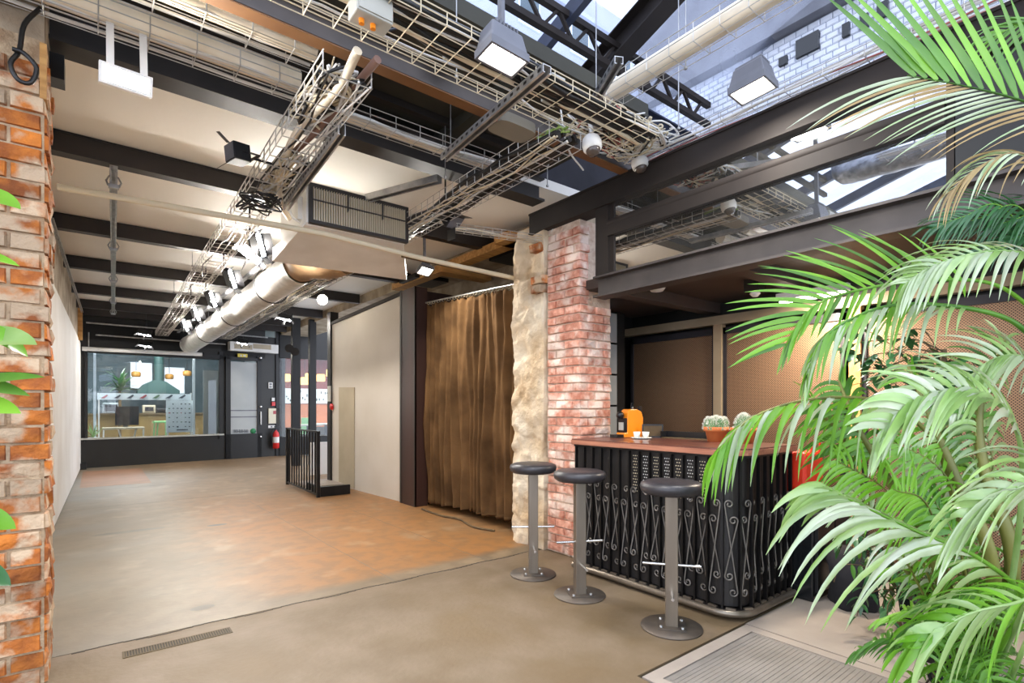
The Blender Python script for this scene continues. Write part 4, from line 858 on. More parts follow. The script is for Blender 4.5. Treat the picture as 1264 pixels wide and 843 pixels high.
m_ = MB(); m_.lathe([(.0001, 0), (.07, 0), (.078, .02), (.078, .36), (.06, .42), (.025, .45), (.025, .48)], c, 18); m_.build('cylinder', 'ext_red', T); m_ = MB(); m_.box((-.02, -.02, .48), (.02, .02, .53), None, None); m_.v = [v+c for v in m_.v]; m_.build('valve', 'black_plastic', T)
m_ = MB(); m_.bar(c+Vector((-.01, 0, .54)), c+Vector((.12, 0, .56)), .02, .012); m_.build('handle', 'black_plastic', T); m_ = MB(); m_.tube(spline([c+Vector((-.03, 0, .5)), c+Vector((-.11, -.02, .42)), c+Vector((-.1, -.02, .2)), c+Vector((-.09, -.02, .1))], 12), .012, 6); m_.build('hose', 'black_plastic', T)
m_ = MB(); m_.lathe([(.0795, .15), (.0795, .30)], c, 18); m_.build('label_band', 'white_plastic', T)
m_ = MB(); m_.bar(c+Vector((0, .07, .3)), c+Vector((0, .16, .3)), .05, .03); m_.build('wall_bracket', 'black_plastic', T)
# small things on the partition end
q0 = P(409, 486, pl=((3.28,6.53),(3.13,8.85))); m_ = MB(); m_.box((q0.x-.05, q0.y-.06, q0.z-.13), (q0.x-.035, q0.y+.08, q0.z+.13)); m_.v = [v+Vector((.01,0,0)) for v in m_.v]; m_.build('intercom', 'grey_box', None, label='grey intercom box on the end of the white partition', cat='intercom')
q0 = P(411, 502, pl=((3.28,6.53),(3.13,8.85))); m_ = MB(); R = Vector((-1, 0, 0)).to_track_quat('Z', 'Y').to_matrix(); m_.lathe([(.055, 0), (.05, .03), (.0001, .035)], q0+Vector((-.012, 0, 0)), 14, R); m_.build('alarm_button', 'ext_red', None, label='round red alarm button below the grey intercom', cat='fire alarm')

# ================================================================== RAILING round the stair hole
T = thing('stair_railing', 'black metal baluster railing beside the stair opening', 'railing', (2.52, 8.4, 0))
for (x, y) in ((2.52, 9.25), (2.5, 7.64)): m_ = MB(); m_.box((x-.022, y-.022, 0), (x+.022, y+.022, .93)); m_.build('post', 'black_metal', T)
m_ = MB(); m_.bar((2.52, 9.27, .94), (2.5, 7.62, .94), .05, .02); m_.build('handrail', 'black_metal', T); m_ = MB(); m_.bar((2.52, 9.25, .04), (2.5, 7.64, .04), .03, .02); m_.build('bottom_rail', 'black_metal', T)
for k in range(1, 12):
    f_ = k/12; m_ = MB(); x = 2.52-.02*f_; y = 9.25-1.61*f_; m_.box((x-.009, y-.009, .05), (x+.009, y+.009, .93)); m_.build('baluster', 'black_metal', T)
T = thing('stair_box', 'low black steel step box at the foot of the railing', 'step', (2.75, 7.9, 0)); m_ = MB(); m_.box((2.54, 7.66, 0), (2.98, 7.70, .14)); m_.box((2.54, 7.70, 0), (2.58, 8.3, .14)); m_.build('kerb', 'black_metal', T); m_ = MB(); m_.box((2.58, 7.70, .0), (2.98, 8.3, .02)); m_.build('tread', 'joint_dark', T)
m_ = MB(); m_.box((2.60, 8.35, 0), (3.15, 9.1, .06)); m_.build('landing', 'slab', None, label='pale concrete landing slab behind the black step box', cat='step')
m_ = MB(); m_.box((3.2, 10.2, 0), (3.56, 10.26, .62)); m_.build('low_wall', 'white_paint', None, label='low white panel behind the railing and stair landing', cat='panel')

# ================================================================== CURTAIN
T = thing('curtain', 'full height dark brown curtain hanging in folds between pillar and stone pier', 'curtain', (3.38, 5.2, .05))
def cf(u, v):
    y = 6.08-1.88*u; z = .05+2.57*v; a = .035+.03*(1-v)
    ph = (u*13+1.1*noise.noise(Vector((u*5, .3*v, 2))))*2*pi; a *= .75+.6*noise.noise(Vector((u*8, v*1.5, 11))); d = a*sin(ph+2.2*noise.noise(Vector((u*7, v*1.6, 0))))+.035*noise.noise(Vector((u*12, v*3.5, 4)))+.03*noise.noise(Vector((u*30, v*2.2, 9)))+.012*noise.noise(Vector((u*45, v*11, 5)))
    zz = z+(.05*u*2+.03*noise.noise(Vector((u*12, 1, 1))) if v == 0 else 0) + (.0 if v < 1 else .012*sin(u*2*pi*30)); zz -= .1*v*(u-.0)
    return Vector((3.40+d, y+.02*noise.noise(Vector((u*20, v*3, 7))), zz))
m_ = MB(); m_.grid(cf, 300, 46); o = m_.build('fabric', 'curtain', T); sm = o.modifiers.new('s', 'SOLIDIFY'); sm.thickness = .006
T2 = thing('curtain_rail', 'thin metal curtain rail with clips above the brown curtain', 'curtain rail', (3.38, 5.2, 2.6)); m_ = MB(); m_.tube([(3.40, 6.14, 2.665), (3.40, 4.1, 2.56)], .011, 8); m_.build('rail', 'galv', T2)
for k in range(30):
    f_ = (k+.5)/30; m_ = MB(); c = Vector((3.40, 6.08-1.88*f_, 2.655-.1*f_)); m_.tube([c+Vector((.018*cos(a*pi/4), .006*(a % 2), .018*sin(a*pi/4)-.006)) for a in range(8)], .003, 4, True); m_.build('ring', 'cable_tan', T2)
m_ = MB(); m_.tube(spline([(3.22, 5.9, .015), (3.2, 5.4, .015), (3.26, 5.1, .015), (3.18, 4.7, .012), (3.25, 4.4, .012)], 30), .01, 6); m_.build('floor_cable', 'stem_brown', None, label='brown cable lying on the floor along the foot of the curtain', cat='cable')
# ================================================================== BAR
T = thing('bar_counter', 'black wrought iron bar counter with reddish wooden top and scrollwork', 'bar counter', (3.35, 2.3, 0))
BX0, BX1, BY0, BY1, RC = 3.04, 3.72, 1.66, 3.0, .13
def path(off=0, n=8):    # outline from the pier along the front, round the corner, to the back
    pts = [(BX0-off, BY1)]; c = (BX0+RC, BY0+RC)
    pts += [(c[0]-(RC+off)*cos(a*pi/2/n), c[1]-(RC+off)*sin(a*pi/2/n)) for a in range(n+1)]
    pts += [(BX1, BY0-off)]; return [Vector((x, y, 0)) for x, y in pts]
def sweep(off, z0, z1, t):
    a = path(off); b = path(off-t); mb = MB(); N = len(a); vs = []
    for p, q in zip(a, b): vs += [p+Vector((0,0,z0)), p+Vector((0,0,z1)), q+Vector((0,0,z1)), q+Vector((0,0,z0))]
    fs = []
    for i in range(N-1):
        for k in range(4): fs.append((i*4+k, (i+1)*4+k, (i+1)*4+(k+1) % 4, i*4+(k+1) % 4))
    mb.add(vs, fs, False); mb.add([vs[0],vs[1],vs[2],vs[3],vs[-4],vs[-3],vs[-2],vs[-1]], [(0,1,2,3),(7,6,5,4)]); return mb
sweep(0, .07, .985, .02).build('front_panel', 'bar_panel', T)
sweep(.035, .985, 1.0, .06).build('top_band', 'black_metal', T)
sweep(.03, .05, .062, .05).build('bottom_plate', 'black_metal', T)
m_ = MB(); m_.tube([p+Vector((0,0,.04)) for p in path(.045)], .022, 10); m_.build('foot_tube', 'stool_steel', T)
m_ = MB(); pp = path(.06); m_.add([p+Vector((0,0,1.0)) for p in pp]+[Vector((BX1, BY1, 1.0))]+[p+Vector((0,0,1.045)) for p in pp]+[Vector((BX1, BY1, 1.045))], [list(range(len(pp)+1))[::-1], [len(pp)+1+i for i in range(len(pp)+1)]]+[(i, (i+1) % (len(pp)+1), len(pp)+1+(i+1) % (len(pp)+1), len(pp)+1+i) for i in range(len(pp)+1)]); m_.build('worktop', 'worktop_wood', T, label='reddish brown worn wooden worktop')
sweep(.066, 1.004, 1.036, .008).build('worktop_edge', 'worktop_edge', T)
m_ = MB(); m_.box((BX1-.04, BY0+.05, 0), (BX1, BY1, .98)); m_.box((BX0+.03, BY1-.02, 0), (BX1, BY1, .98)); m_.build('rear_panel', 'black_paint', T)
# stations along the front
def station(s):
    L1 = BY1-(BY0+RC); La = RC*pi/2
    if s < L1: return Vector((BX0, BY1-s, 0)), Vector((-1, 0, 0)), Vector((0, -1, 0))
    if s < L1+La:
        a = (s-L1)/RC; return Vector((BX0+RC-RC*cos(a), BY0+RC-RC*sin(a), 0)), Vector((-cos(a), -sin(a), 0)), Vector((sin(a), -cos(a), 0))
    return Vector((BX0+RC+s-L1-La, BY0, 0)), Vector((0, -1, 0)), Vector((1, 0, 0))
SP = .0885; tot = (BY1-BY0-RC)+RC*pi/2+(BX1-BX0-RC); nb_ = int(tot/SP)
def spiral(c, u, r0, sgn, turns, a0, n=16, flip=1):
    out = []
    for k in range(n+1):
        f_ = k/n; a = a0+sgn*f_*turns*2*pi; r = r0*(1-.72*f_); out.append(c+u*(r*cos(a)*flip)+Vector((0,0,r*sin(a))))
    return out
for k in range(nb_+1):
    s = min(k*SP+.015, tot-.01); p, n_, t_ = station(s); p = p+n_*.022
    m_ = MB(); R = Matrix((t_, n_, Vector((0,0,1)))).transposed(); m_.box((-.006, -.012, .05), (.006, .012, .99), R, p); m_.build('bar', 'black_metal', T)
    if k == nb_: break
    p, n_, t_ = station(min(s+SP/2, tot-.01)); p = p+n_*.012; w_ = SP*.30
    for j in (0, 1):   # S scroll and its mirror, crossing
        fl = 1 if j == 0 else -1
        zt, zb = (.70, .16) if (k+j) % 2 == 0 else (.60, .26)
        ct = p+t_*(-fl*.012)+Vector((0,0,zt)); cb = p+t_*(fl*.012)+Vector((0,0,zb))
        a = spiral(ct, t_*fl, w_, -1, 1.15, pi)      # starts at left, goes over the top
        b = spiral(cb, t_*fl, w_, -1, 1.15, 0)
        pts = list(reversed(a))+list(b)
        m_ = MB(); m_.tube([q+n_*(.004*j) for q in pts], .0055, 5); m_.build('scroll', 'scroll_steel', T)
    if 6 <= k <= 12:
        m_ = MB()
        for a in range(13):
            for b in range(3):
                q = p-n_*.004+t_*((b-1)*.017+(.008 if a % 2 else 0))+Vector((0, 0, .95-a*.021)); m_.obox(q, .0062, .004, .0062, R)
        m_.build('pierced_rosettes', 'cable_white' if k % 2 else 'cable_tan', T, stuff=True)
    q0, n0, t0 = station(min(s+SP*.15, tot-.01)); m_ = MB(); m_.box((.012, -.008, .062), (SP-.02, .01, .072), R, station(s)[0]+n_*.03); m_.build('foot_spacer', 'stool_steel', T)
# things on the bar
c = Vector((3.52, 2.86, 1.045)); T = thing('coffee_machine', 'orange and black capsule coffee machine at the left end of the bar', 'coffee machine', c)
fw = (-CR*.88-CF*.47).normalized(); sd = Vector((-fw.y, fw.x, 0)); R = Matrix((sd, -fw, Vector((0,0,1)))).transposed()
prof = [(-.10, .0), (.10, .0), (.105, .05), (.11, .16), (.09, .215), (.04, .235), (-.03, .235), (-.06, .21), (-.06, .04), (-.10, .04)]
m_ = MB(); vs = [R@Vector((x, y, z))+c for x in (-.05, .05) for y, z in prof]; n0 = len(prof); m_.add(vs, [list(range(n0))[::-1], [n0+i for i in range(n0)]]+[(i, (i+1) % n0, n0+(i+1) % n0, n0+i) for i in range(n0)]); m_.build('body', 'orange_plastic', T, bevel=.008, label='glossy orange body')
m_ = MB(); m_.box((-.045, -.17, 0), (.045, -.06, .025), R, c); m_.box((-.042, -.085, .025), (.042, -.061, .16), R, c); m_.build('front', 'black_plastic', T)
m_ = MB(); m_.box((-.028, -.093, .06), (.028, -.086, .125), R, c); m_.build('display', 'grey_box', T)
m_ = MB(); m_.ball(R@Vector((0, -.10, .185))+c, .032, 14, 8); m_.build('knob', 'black_plastic', T)
m_ = MB(); m_.box((-.012, .10, .12), (.012, .125, .26), R, c); m_.build('lever', 'black_plastic', T)
T = thing('bottle', 'slim dark bottle behind the orange coffee machine', 'bottle', (3.64, 2.93, 1.045)); m_ = MB(); m_.lathe([(.0001, 0), (.035, 0), (.036, .17), (.014, .23), (.013, .29), (.0001, .29)], (3.64, 2.93, 1.045), 14); m_.build('glass_body', 'dark_glaze', T)
c = Vector((3.62, 2.70, 1.045)); T = thing('framed_sign', 'small black framed card standing behind the white cups', 'frame', c)
R = Matrix((Vector((.62,-.785,0)).normalized(), Vector((.785,.62,0)), Vector((0,0,1)))).transposed()
m_ = MB()
for (a, b, z0, z1) in ((-.085, .085, 0, .012), (-.085, .085, .098, .11), (-.085, -.073, .012, .098), (.073, .085, .012, .098)): m_.box((a, -.006, z0), (b, .006, z1), R, c)
m_.build('frame', 'black_plastic', T); m_ = MB(); m_.box((-.073, -.001, .012), (.073, .003, .098), R, c); m_.build('card', 'stem_brown', T)
tr = Vector((3.42, 2.66, 1.045)); m_ = MB(); m_.lathe([(.0001, 0), (.05, 0), (.085, .008), (.082, .011), (.0001, .004)], tr, 24); m_.build('saucer_tray', 'white_plastic', None, loc=tr, label='white plate under the two small white cups on the bar', cat='plate')
for k, dx in enumerate((-.034, .034)):
    c = tr+Vector((dx*.62, -dx*.785, .0045)); T = thing('espresso_cup', ['white espresso cup on the plate, nearer the coffee machine', 'white espresso cup on the plate, nearer the cacti'][k], 'cup', c, 'two white cups on the bar')
    m_ = MB(); m_.lathe([(.0001, 0), (.02, 0), (.029, .05), (.026, .05), (.018, .006), (.0001, .006)], c, 18); m_.build('bowl', 'white_plastic', T); m_ = MB(); m_.tube([c+Vector((.785,.62,0))*(.026+.014*sin(a*pi/6))+Vector((0,0,.012+.026*(a/6))) for a in range(7)], .0035, 5); m_.build('handle', 'white_plastic', T)
c = Vector((3.66, 2.42, 1.045)); T = thing('bar_mat', 'long low black framed tray along the rear edge of the bar', 'tray', c); m_ = MB(); m_.box((3.63, 2.18, 1.045), (3.71, 2.62, 1.052)); m_.build('base', 'stem_brown', T); m_ = MB(); m_.box((3.705, 2.18, 1.052), (3.715, 2.62, 1.10)); m_.box((3.63, 2.17, 1.045), (3.715, 2.18, 1.08)); m_.box((3.63, 2.62, 1.045), (3.715, 2.63, 1.10)); m_.build('rim', 'black_plastic', T)
for k, (px, py, rr_) in enumerate(((884, 541, .055), (918, 543, .05))):
    c = P(px, py, x=3.58); c.z = 1.045; T = thing('potted_cactus', ['cluster of white spiny cacti in a terracotta pot, left of the pair on the bar', 'single rounded spiny cactus in a terracotta pot, right of the pair on the bar'][k], 'cactus', c, 'cacti in terracotta pots')
    m_ = MB(); r0 = .082; m_.lathe([(.0001, 0), (r0*.72, 0), (r0*.92, .075), (r0*1.06, .075), (r0*1.08, .108), (r0*.95, .108), (r0*.93, .09), (.0001, .09)], c, 26); m_.build('pot', 'terracotta', T)
    m_ = MB(); m_.lathe([(r0*.9, .088), (.0001, .096)], c, 16); m_.build('soil', 'soil', T)
    heads = [(0, 0, .045, .10)]+[(.055*cos(a*2*pi/6), .055*sin(a*2*pi/6), .034, .09) for a in range(6)] if k == 0 else [(0, 0, .062, .12)]
    for (hx, hy, hr, hh) in heads:
        mb = MB(); sp = MB(); R_ = random.Random(int(hx*999)+int(hy*777)+k)
        def fn(u, v, hx=hx, hy=hy, hr=hr, hh=hh):
            a = u*2*pi; ph = v*pi/2; rr = hr*cos(ph)*(1+.08*cos(a*9)); return c+Vector((hx+rr*cos(a), hy+rr*sin(a), .085+hh*sin(ph)))
        mb.grid(fn, 36, 8); mb.build('stem', 'cactus', T)
        for q in range(300 if k == 0 else 800):
            a = R_.random()*2*pi; ph = R_.random()*pi/2*.97; b0 = fn(a/2/pi, ph*2/pi); nn = Vector((cos(a)*cos(ph), sin(a)*cos(ph), sin(ph)))
            sp.tube([b0, b0+(nn+Vector((R_.uniform(-.6,.6), R_.uniform(-.6,.6), R_.uniform(-.3,.6)))).normalized()*.014], [.0014, .0005], 3, smooth=False, caps=False)
        sp.build('spines', 'cactus_spine', T, stuff=True)
# red bin and dark bag right of the bar
c = Vector((3.86, 1.55, 0)); T = thing('red_bag', 'bright red upright bag behind the right end of the bar', 'bag', (3.9, 1.66, .66))
m_ = MB(); m_.box((3.76, 1.56, .66), (4.06, 1.80, .99)); m_.build('bag_body', 'bright_red', T, bevel=.02); m_ = MB(); m_.tube(spline([(3.84, 1.56, .96), (3.86, 1.55, 1.06), (3.96, 1.55, 1.06), (3.98, 1.56, .96)], 12), .006, 6); m_.build('handle', 'bright_red', T)
T = thing('white_box', 'white box lid under the red bag', 'box', (3.9, 1.66, .58)); m_ = MB(); m_.box((3.74, 1.54, .58), (4.10, 1.84, .655)); m_.build('box_body', 'white_plastic', T, bevel=.01)
T = thing('side_cabinet', 'low dark cabinet behind the right end of the bar carrying the red bag', 'cabinet', (3.95, 1.7, 0)); m_ = MB(); m_.box((3.73, 1.5, .0), (4.35, 2.0, .575)); m_.build('carcass', 'dark_glaze', T, bevel=.01); m_ = MB(); m_.box((3.76, 1.48, .06), (4.03, 1.4995, .55)); m_.build('door', 'black_plastic', T); m_ = MB(); m_.box((4.05, 1.48, .06), (4.32, 1.4995, .55)); m_.build('door', 'black_plastic', T)
c = Vector((3.88, 1.33, 0)); m_ = MB(); m_.lathe([(.0001, 0), (.12, 0), (.13, .02), (.125, .2), (.11, .34), (.06, .37), (.0001, .36)], c, 20)
for v in m_.v: v.x += .07*noise.noise(v*7); v.y += .07*noise.noise(v*7+Vector((4,4,4)))
m_.build('dark_sack', mat('dark_cloth', '18171a', '242226', 6, .9), None, loc=c, label='slumped dark sack on the floor at the right foot of the bar', cat='bag')
# alcove fittings
c = P(932, 361, z=2.2); T = thing('smoke_detector', 'small cream smoke detector under the mezzanine deck', 'smoke detector', c); m_ = MB(); m_.lathe([(.035, 0), (.04, -.01), (.03, -.022), (.02, -.034), (.0001, -.036)], c, 20); m_.build('housing', 'white_plastic', T)
m_ = MB(); m_.box((c.x-.06, c.y-.06, c.z), (c.x+.06, c.y+.06, 2.3)); m_.build('mount', 'dark_brown_steel', T)
c = P(811, 355, z=2.28); T = thing('ceiling_light', 'small round ceiling light under the mezzanine near the brick pier', 'ceiling light', c); m_ = MB(); m_.lathe([(.07, .02), (.07, 0), (.05, -.03), (.0001, -.04)], c, 20); m_.build('cover', 'white_plastic', T)
T = thing('alcove_lamp', 'tube lamp under the mezzanine deck shining on the perforated panels', 'lamp', (4.2, 1.6, 2.15)); m_ = MB(); m_.box((4.17, 1.45, 2.13), (4.23, 1.95, 2.18)); m_.build('housing', 'white_plastic', T); m_ = MB(); m_.tube([(4.2, 1.47, 2.115), (4.2, 1.93, 2.115)], .012, 8); m_.build('tube', 'lamp', T); area('lamp', (4.2, 1.7, 2.09), (.3, -.1, -1), .05, .4, 34, (1, .86, .68), parent=T)
m_ = MB(); m_.bar((4.2, 1.7, 2.17), (4.2, 1.7, 2.3), .03, .03); m_.build('bracket', 'dark_steel', T)

# ================================================================== STOOLS
def stool(loc, label, rot):
    T = thing('bar_stool', label, 'bar stool', loc, 'round black bar stools at the counter'); L0 = Vector(loc)
    m_ = MB(); m_.lathe([(.0001, .79), (.155, .79), (.175, .805), (.182, .83), (.176, .85), (.15, .862), (.0001, .866)], L0, 40); m_.build('seat', 'seat_vinyl', T)
    R = Matrix.Rotation(rot, 3, 'Z')
    m_ = MB(); m_.box((-.036, -.036, .014), (.036, .036, .79), R, L0); m_.build('pole', 'stool_steel', T, bevel=.004)
    m_ = MB(); m_.lathe([(.0001, 0), (.175, 0), (.178, .004), (.176, .010), (.0001, .012)], L0, 44); m_.build('base_plate', 'stool_base', T)
    m_ = MB(); m_.box((-.078, -.078, .012), (.078, .078, .020), R, L0); m_.build('flange', 'stool_base', T)
    for sx in (-1, 1):
        for sy in (-1, 1): m_ = MB(); m_.lathe([(.010, .02), (.010, .030), (.0001, .031)], L0+R@Vector((sx*.06, sy*.06, 0)), 6); m_.build('bolt', 'galv', T)
    m_ = MB(); m_.tube([L0+R@Vector((-.165, 0, .37)), L0+R@Vector((.165, 0, .37))], .0085, 10); m_.build('footrest', 'chrome', T, label='chrome foot rod')
    m_ = MB(); m_.tube([L0+R@Vector((0, -.165, .22)), L0+R@Vector((0, .165, .22))], .0085, 10); m_.build('footrest', 'chrome', T, label='chrome foot rod')
    return T
s1 = stool((2.66, 3.10, 0), 'round black bar stool in front of the stone pier', -.62)
copy_tree(s1, loc=(2.62, 2.56, 0), label='round black bar stool, middle of the three beside the brick pier', rz=.12)
copy_tree(s1, loc=(2.66, 1.85, 0), label='round black bar stool nearest the camera in front of the scrollwork', rz=-.3)

# ================================================================== BEHIND THE SHOP WINDOW
def Yb(name, label, cat, rects, y, m, t=.05, grp=None):
    c = P((rects[0][0]+rects[0][2])/2, rects[0][3], y=y); T = thing(name, label, cat, c, grp); return T
y = 15.6
c = P(158, 525, y=y); T = thing('monitor', 'black computer monitor on a white table behind the shop window', 'monitor', c)
m_ = MB(); yb(m_, 142, 501.5, 171.5, 524.5, y, .05); m_.build('screen', 'screen', T)
m_ = MB(); yb(m_, 152, 524.5, 158, 527, y+.01, .04); m_.build('stand', 'black_plastic', T)
c = P(158, 540, y=y); T = thing('trestle_table', 'pale table on slanted legs under the monitor', 'table', (c.x, y, 0)); tz = P(158, 527.5, y=y).z
m_ = MB(); a = P(126, 527, y=y).x; b = P(178, 527, y=y).x; m_.box((a, y-.25, tz-.04), (b, y+.4, tz)); m_.build('tabletop', 'taupe', T)
for (p0, p1) in ((146, 158), (168, 158), (128, 127), (177, 177)):
    m_ = MB(); a = P(p0, 528, y=y).x; b = P(p1, 540, y=y).x; m_.bar((a, y, tz-.04), (b, y, .0), .03, .03); m_.build('leg', 'white_plastic', T)
c = P(195, 538, y=15.5); T = thing('green_stool', 'light green stool beside the white poster board', 'stool', (c.x, 15.5, 0)); z1 = P(195, 520, y=15.5).z; x0 = P(189, 520, y=15.5).x; x1 = P(206, 520, y=15.5).x
m_ = MB(); m_.box((x0, 15.4, z1-.04), (x1, 15.8, z1)); m_.build('seat', 'green_paint', T)
for (a, b) in ((x0+.03, x0-.02), (x0+.10, x0+.03), (x1-.03, x1)): m_ = MB(); m_.bar((a, 15.5, z1-.03), (b, 15.5, 0), .03, .03); m_.build('leg', 'green_paint', T)
c = P(220, 532, y=15.2); T = thing('poster_board', 'white board covered in small product pictures behind the shop window', 'display board', (c.x, 15.2, 0)); m_ = MB(); yb(m_, 205, 494, 238, 533, 15.2, .03); m_.build('board', 'board_white', T)
R_ = random.Random(8)
for i in range(6):
    for j_ in range(6):
        m_ = MB(); x = 208+j_*5; yy = 498+i*5.6
        if R_.random() < .25: continue
        yb(m_, x, yy, x+1.2+R_.random()*1.5, yy+.8+R_.random(), 15.185, .012); m_.build('print', R_.choice(['print_ink', 'print_ink', 'print_red', 'print_green']), T)
m_ = MB(); yb(m_, 218, 530, 232, 531, 15.185, .012); m_.build('print', 'print_ink', T)
m_ = MB(); a = P(206, 533, y=15.2); b = P(237, 533, y=15.2); m_.box((a.x, 15.2, 0), (a.x+.04, 15.24, a.z)); m_.box((b.x-.04, 15.2, 0), (b.x, 15.24, b.z)); m_.build('leg', 'white_plastic', T)
c = P(178, 490, y=15.3); T = thing('picture_shelf', 'long white strip with a row of footwear pictures behind the shop window', 'display strip', (c.x, 15.3, c.z)); m_ = MB(); yb(m_, 120, 485, 236, 494, 15.3, .03); m_.build('strip', 'board_white', T)
for k in range(7):
    m_ = MB(); x = 124+k*16; q = [P(x, 491.5, y=15.29), P(x+5, 491.8, y=15.29), P(x+9.5, 488.2, y=15.29), P(x+8, 487, y=15.29), P(x+5, 488.6, y=15.29)]; m_.add(q+[v+Vector((0,.006,0)) for v in q], [(0,1,2,3,4), (9,8,7,6,5)]+[(i, (i+1) % 5, 5+(i+1) % 5, 5+i) for i in range(5)]); m_.build('print', ['print_red', 'print_ink', 'print_ink', 'print_red', 'print_green', 'print_ink', 'print_ink'][k], T)
for px in (121, 235): m_ = MB(); a = P(px, 485, y=15.3); m_.box((a.x, 15.31, 0), (a.x+.03, 15.34, a.z)); m_.build('post', 'white_plastic', T)
c = P(186, 484, y=18); T = thing('green_hood', 'dark green tapered hood at the back of the shop', 'hood', (c.x, 18, c.z)); m_ = MB(); a = [P(x, yy, y=17.6) for x, yy in ((170, 486), (222, 486), (222, 482), (205, 471), (190, 469), (178, 474), (170, 482))]; m_.add(a+[v+Vector((0, .8, 0)) for v in a], [list(range(7))[::-1], [7+i for i in range(7)]]+[(i, (i+1) % 7, 7+(i+1) % 7, 7+i) for i in range(7)]); m_.build('canopy', 'teal_hood', T); m_ = MB(); q = P(196, 470, y=18); m_.tube([q-Vector((0,0,.1)), (q.x, 18, 3.5)], .12, 12); m_.build('flue', 'teal_hood', T)
T = thing('shop_counter', 'long wooden counter at the back of the shop', 'counter', (1, 17.4, 0)); m_ = MB(); m_.box((-1.6, 17.2, 0), (3.0, 17.6, P(150, 512, y=17.2).z)); m_.build('body', 'wood_counter', T); m_ = MB(); zt = P(150, 512, y=17.2).z; m_.box((-1.65, 17.15, zt), (3.05, 17.65, zt+.04)); m_.build('worktop', 'stem_brown', T)
for i, (px0, py0, px1, py1, m0, lb) in enumerate(((126, 497, 148, 508, 'grey_wall', 'grey machine on the shop counter, left'), (176, 500, 192, 511, 'taupe', 'pale box on the shop counter, middle'), (193, 504, 206, 511.5, 'screen', 'dark blue case on the shop counter beside the poster board'))):
    T = thing('counter_appliance', lb, 'appliance', (P(px0, py1, y=17.35).x, 17.35, zt+.04)); m_ = MB(); a = P(px0, py0, y=17.35); b = P(px1, py1, y=17.35); m_.box((a.x, 17.3, zt+.04), (b.x, 17.55, a.z)); m_.build('case', m0, T, bevel=.02)
    m_ = MB(); m_.box((a.x+.05, 17.28, zt+.1), (b.x-.05, 17.299, a.z-.05)); m_.build('front', 'dark_steel', T)
for i, (px, py, y_) in enumerate(((168, 462, 18.2), (209, 465, 18.2), (231, 461, 17.6))):
    c = P(px, py, y=y_); T = thing('pendant_lamp', ['amber pendant lamp before the left bright window of the shop', 'amber pendant lamp before the right bright window of the shop', 'amber pendant lamp at the right end of the shop'][i], 'lamp', c, 'amber pendant lamps in the shop'); m_ = MB(); m_.lathe([(.09, -.07), (.11, -.04), (.11, .05), (.07, .08), (.0001, .08)], c, 14); m_.build('shade', mat('amber', 'a8762c', trans=.1) if 'amber' not in MATS else 'amber', T); m_ = MB(); m_.tube([c+Vector((0,0,.1)), (c.x, c.y, 3.5)], .008, 4); m_.build('cord', 'black_plastic', T)
def leafblade(mb, base, d, L_, w_, droop, n=6, wv=None, fold=.15, prof=None):
    d = Vector(d).normalized(); p = Vector(base); pts = []; dirs = []
    for k in range(n+1):
        pts.append(p.copy()); dirs.append(d.copy()); p = p+d*(L_/n); d = (d+Vector((0,0,-droop/n))).normalized()
    vs = []
    for k, (p, d) in enumerate(zip(pts, dirs)):
        f_ = k/n; ww = w_*(prof(f_) if prof else (min(1, .35+f_*4)*(1-f_)**.6 if f_ < 1 else 0.02)); W = Vector(wv) if wv is not None else d.cross(Vector((0,0,1)))
        W = W-d*W.dot(d); W = W.normalized() if W.length > 1e-4 else Vector((1,0,0)); N_ = d.cross(W)
        if N_.z < 0: N_ = -N_
        vs += [p+W*ww/2+N_*ww*fold, p, p-W*ww/2+N_*ww*fold]
    fs = [q for k in range(n) for q in ((k*3, k*3+1, k*3+4, k*3+3), (k*3+1, k*3+2, k*3+5, k*3+4))]
    mb.add(vs, fs, True); return mb
c = P(148, 484, y=16.4); T = thing('shop_plant', 'bushy green pot plant behind the left side of the shop window', 'plant', (c.x, 16.4, 0)); R_ = random.Random(2); mb = MB()
for k in range(46):
    a = R_.random()*2*pi; e = R_.uniform(.2, 1.4); leafblade(mb, (c.x, 16.4, c.z+R_.uniform(-.05, .25)), (cos(a)*cos(e), sin(a)*cos(e), sin(e)), R_.uniform(.35, .6), .07, R_.uniform(.5, 1.4))
mb.build('foliage', 'leaf_dark', T, stuff=True); m_ = MB(); m_.lathe([(.0001, 0), (.14, 0), (.18, .3), (.0001, .3)], (c.x, 16.4, 0), 14); m_.build('pot', 'white_plastic', T); m_ = MB(); m_.tube([(c.x, 16.4, .3), (c.x, 16.4, c.z+.2)], .03, 6); m_.build('stem', 'stem_brown', T)
c = P(115, 539, y=14.9); T = thing('sill_plant', 'small pale green plant at the left corner of the shop window', 'plant', (c.x, 14.9, 0)); mb = MB()
for k in range(22):
    a = R_.random()*2*pi; e = R_.uniform(.4, 1.4); leafblade(mb, (c.x, 14.9, .62), (cos(a)*cos(e), sin(a)*cos(e), sin(e)), R_.uniform(.2, .36), .05, .5)
mb.build('foliage', 'leaf_pale', T, stuff=True); m_ = MB(); m_.lathe([(.0001, 0), (.09, 0), (.11, .62), (.0001, .62)], (c.x, 14.9, 0), 12); m_.build('planter', 'white_plastic', T)
m_ = MB(); a = P(118, 500, y=15.0); m_.box((a.x-.04, 15.0, 0), (a.x+.01, 15.04, 3.4)); m_.build('glazed_post', 'board_white', None, label='tall white post just inside the shop window on its left', cat='post')
m_ = MB(); a = P(238, 500, y=15.1); m_.box((a.x, 15.1, 0), (a.x+.05, 15.14, 3.4)); m_.build('glazed_post', 'board_white', None, label='tall white post just right of the poster board', cat='post')
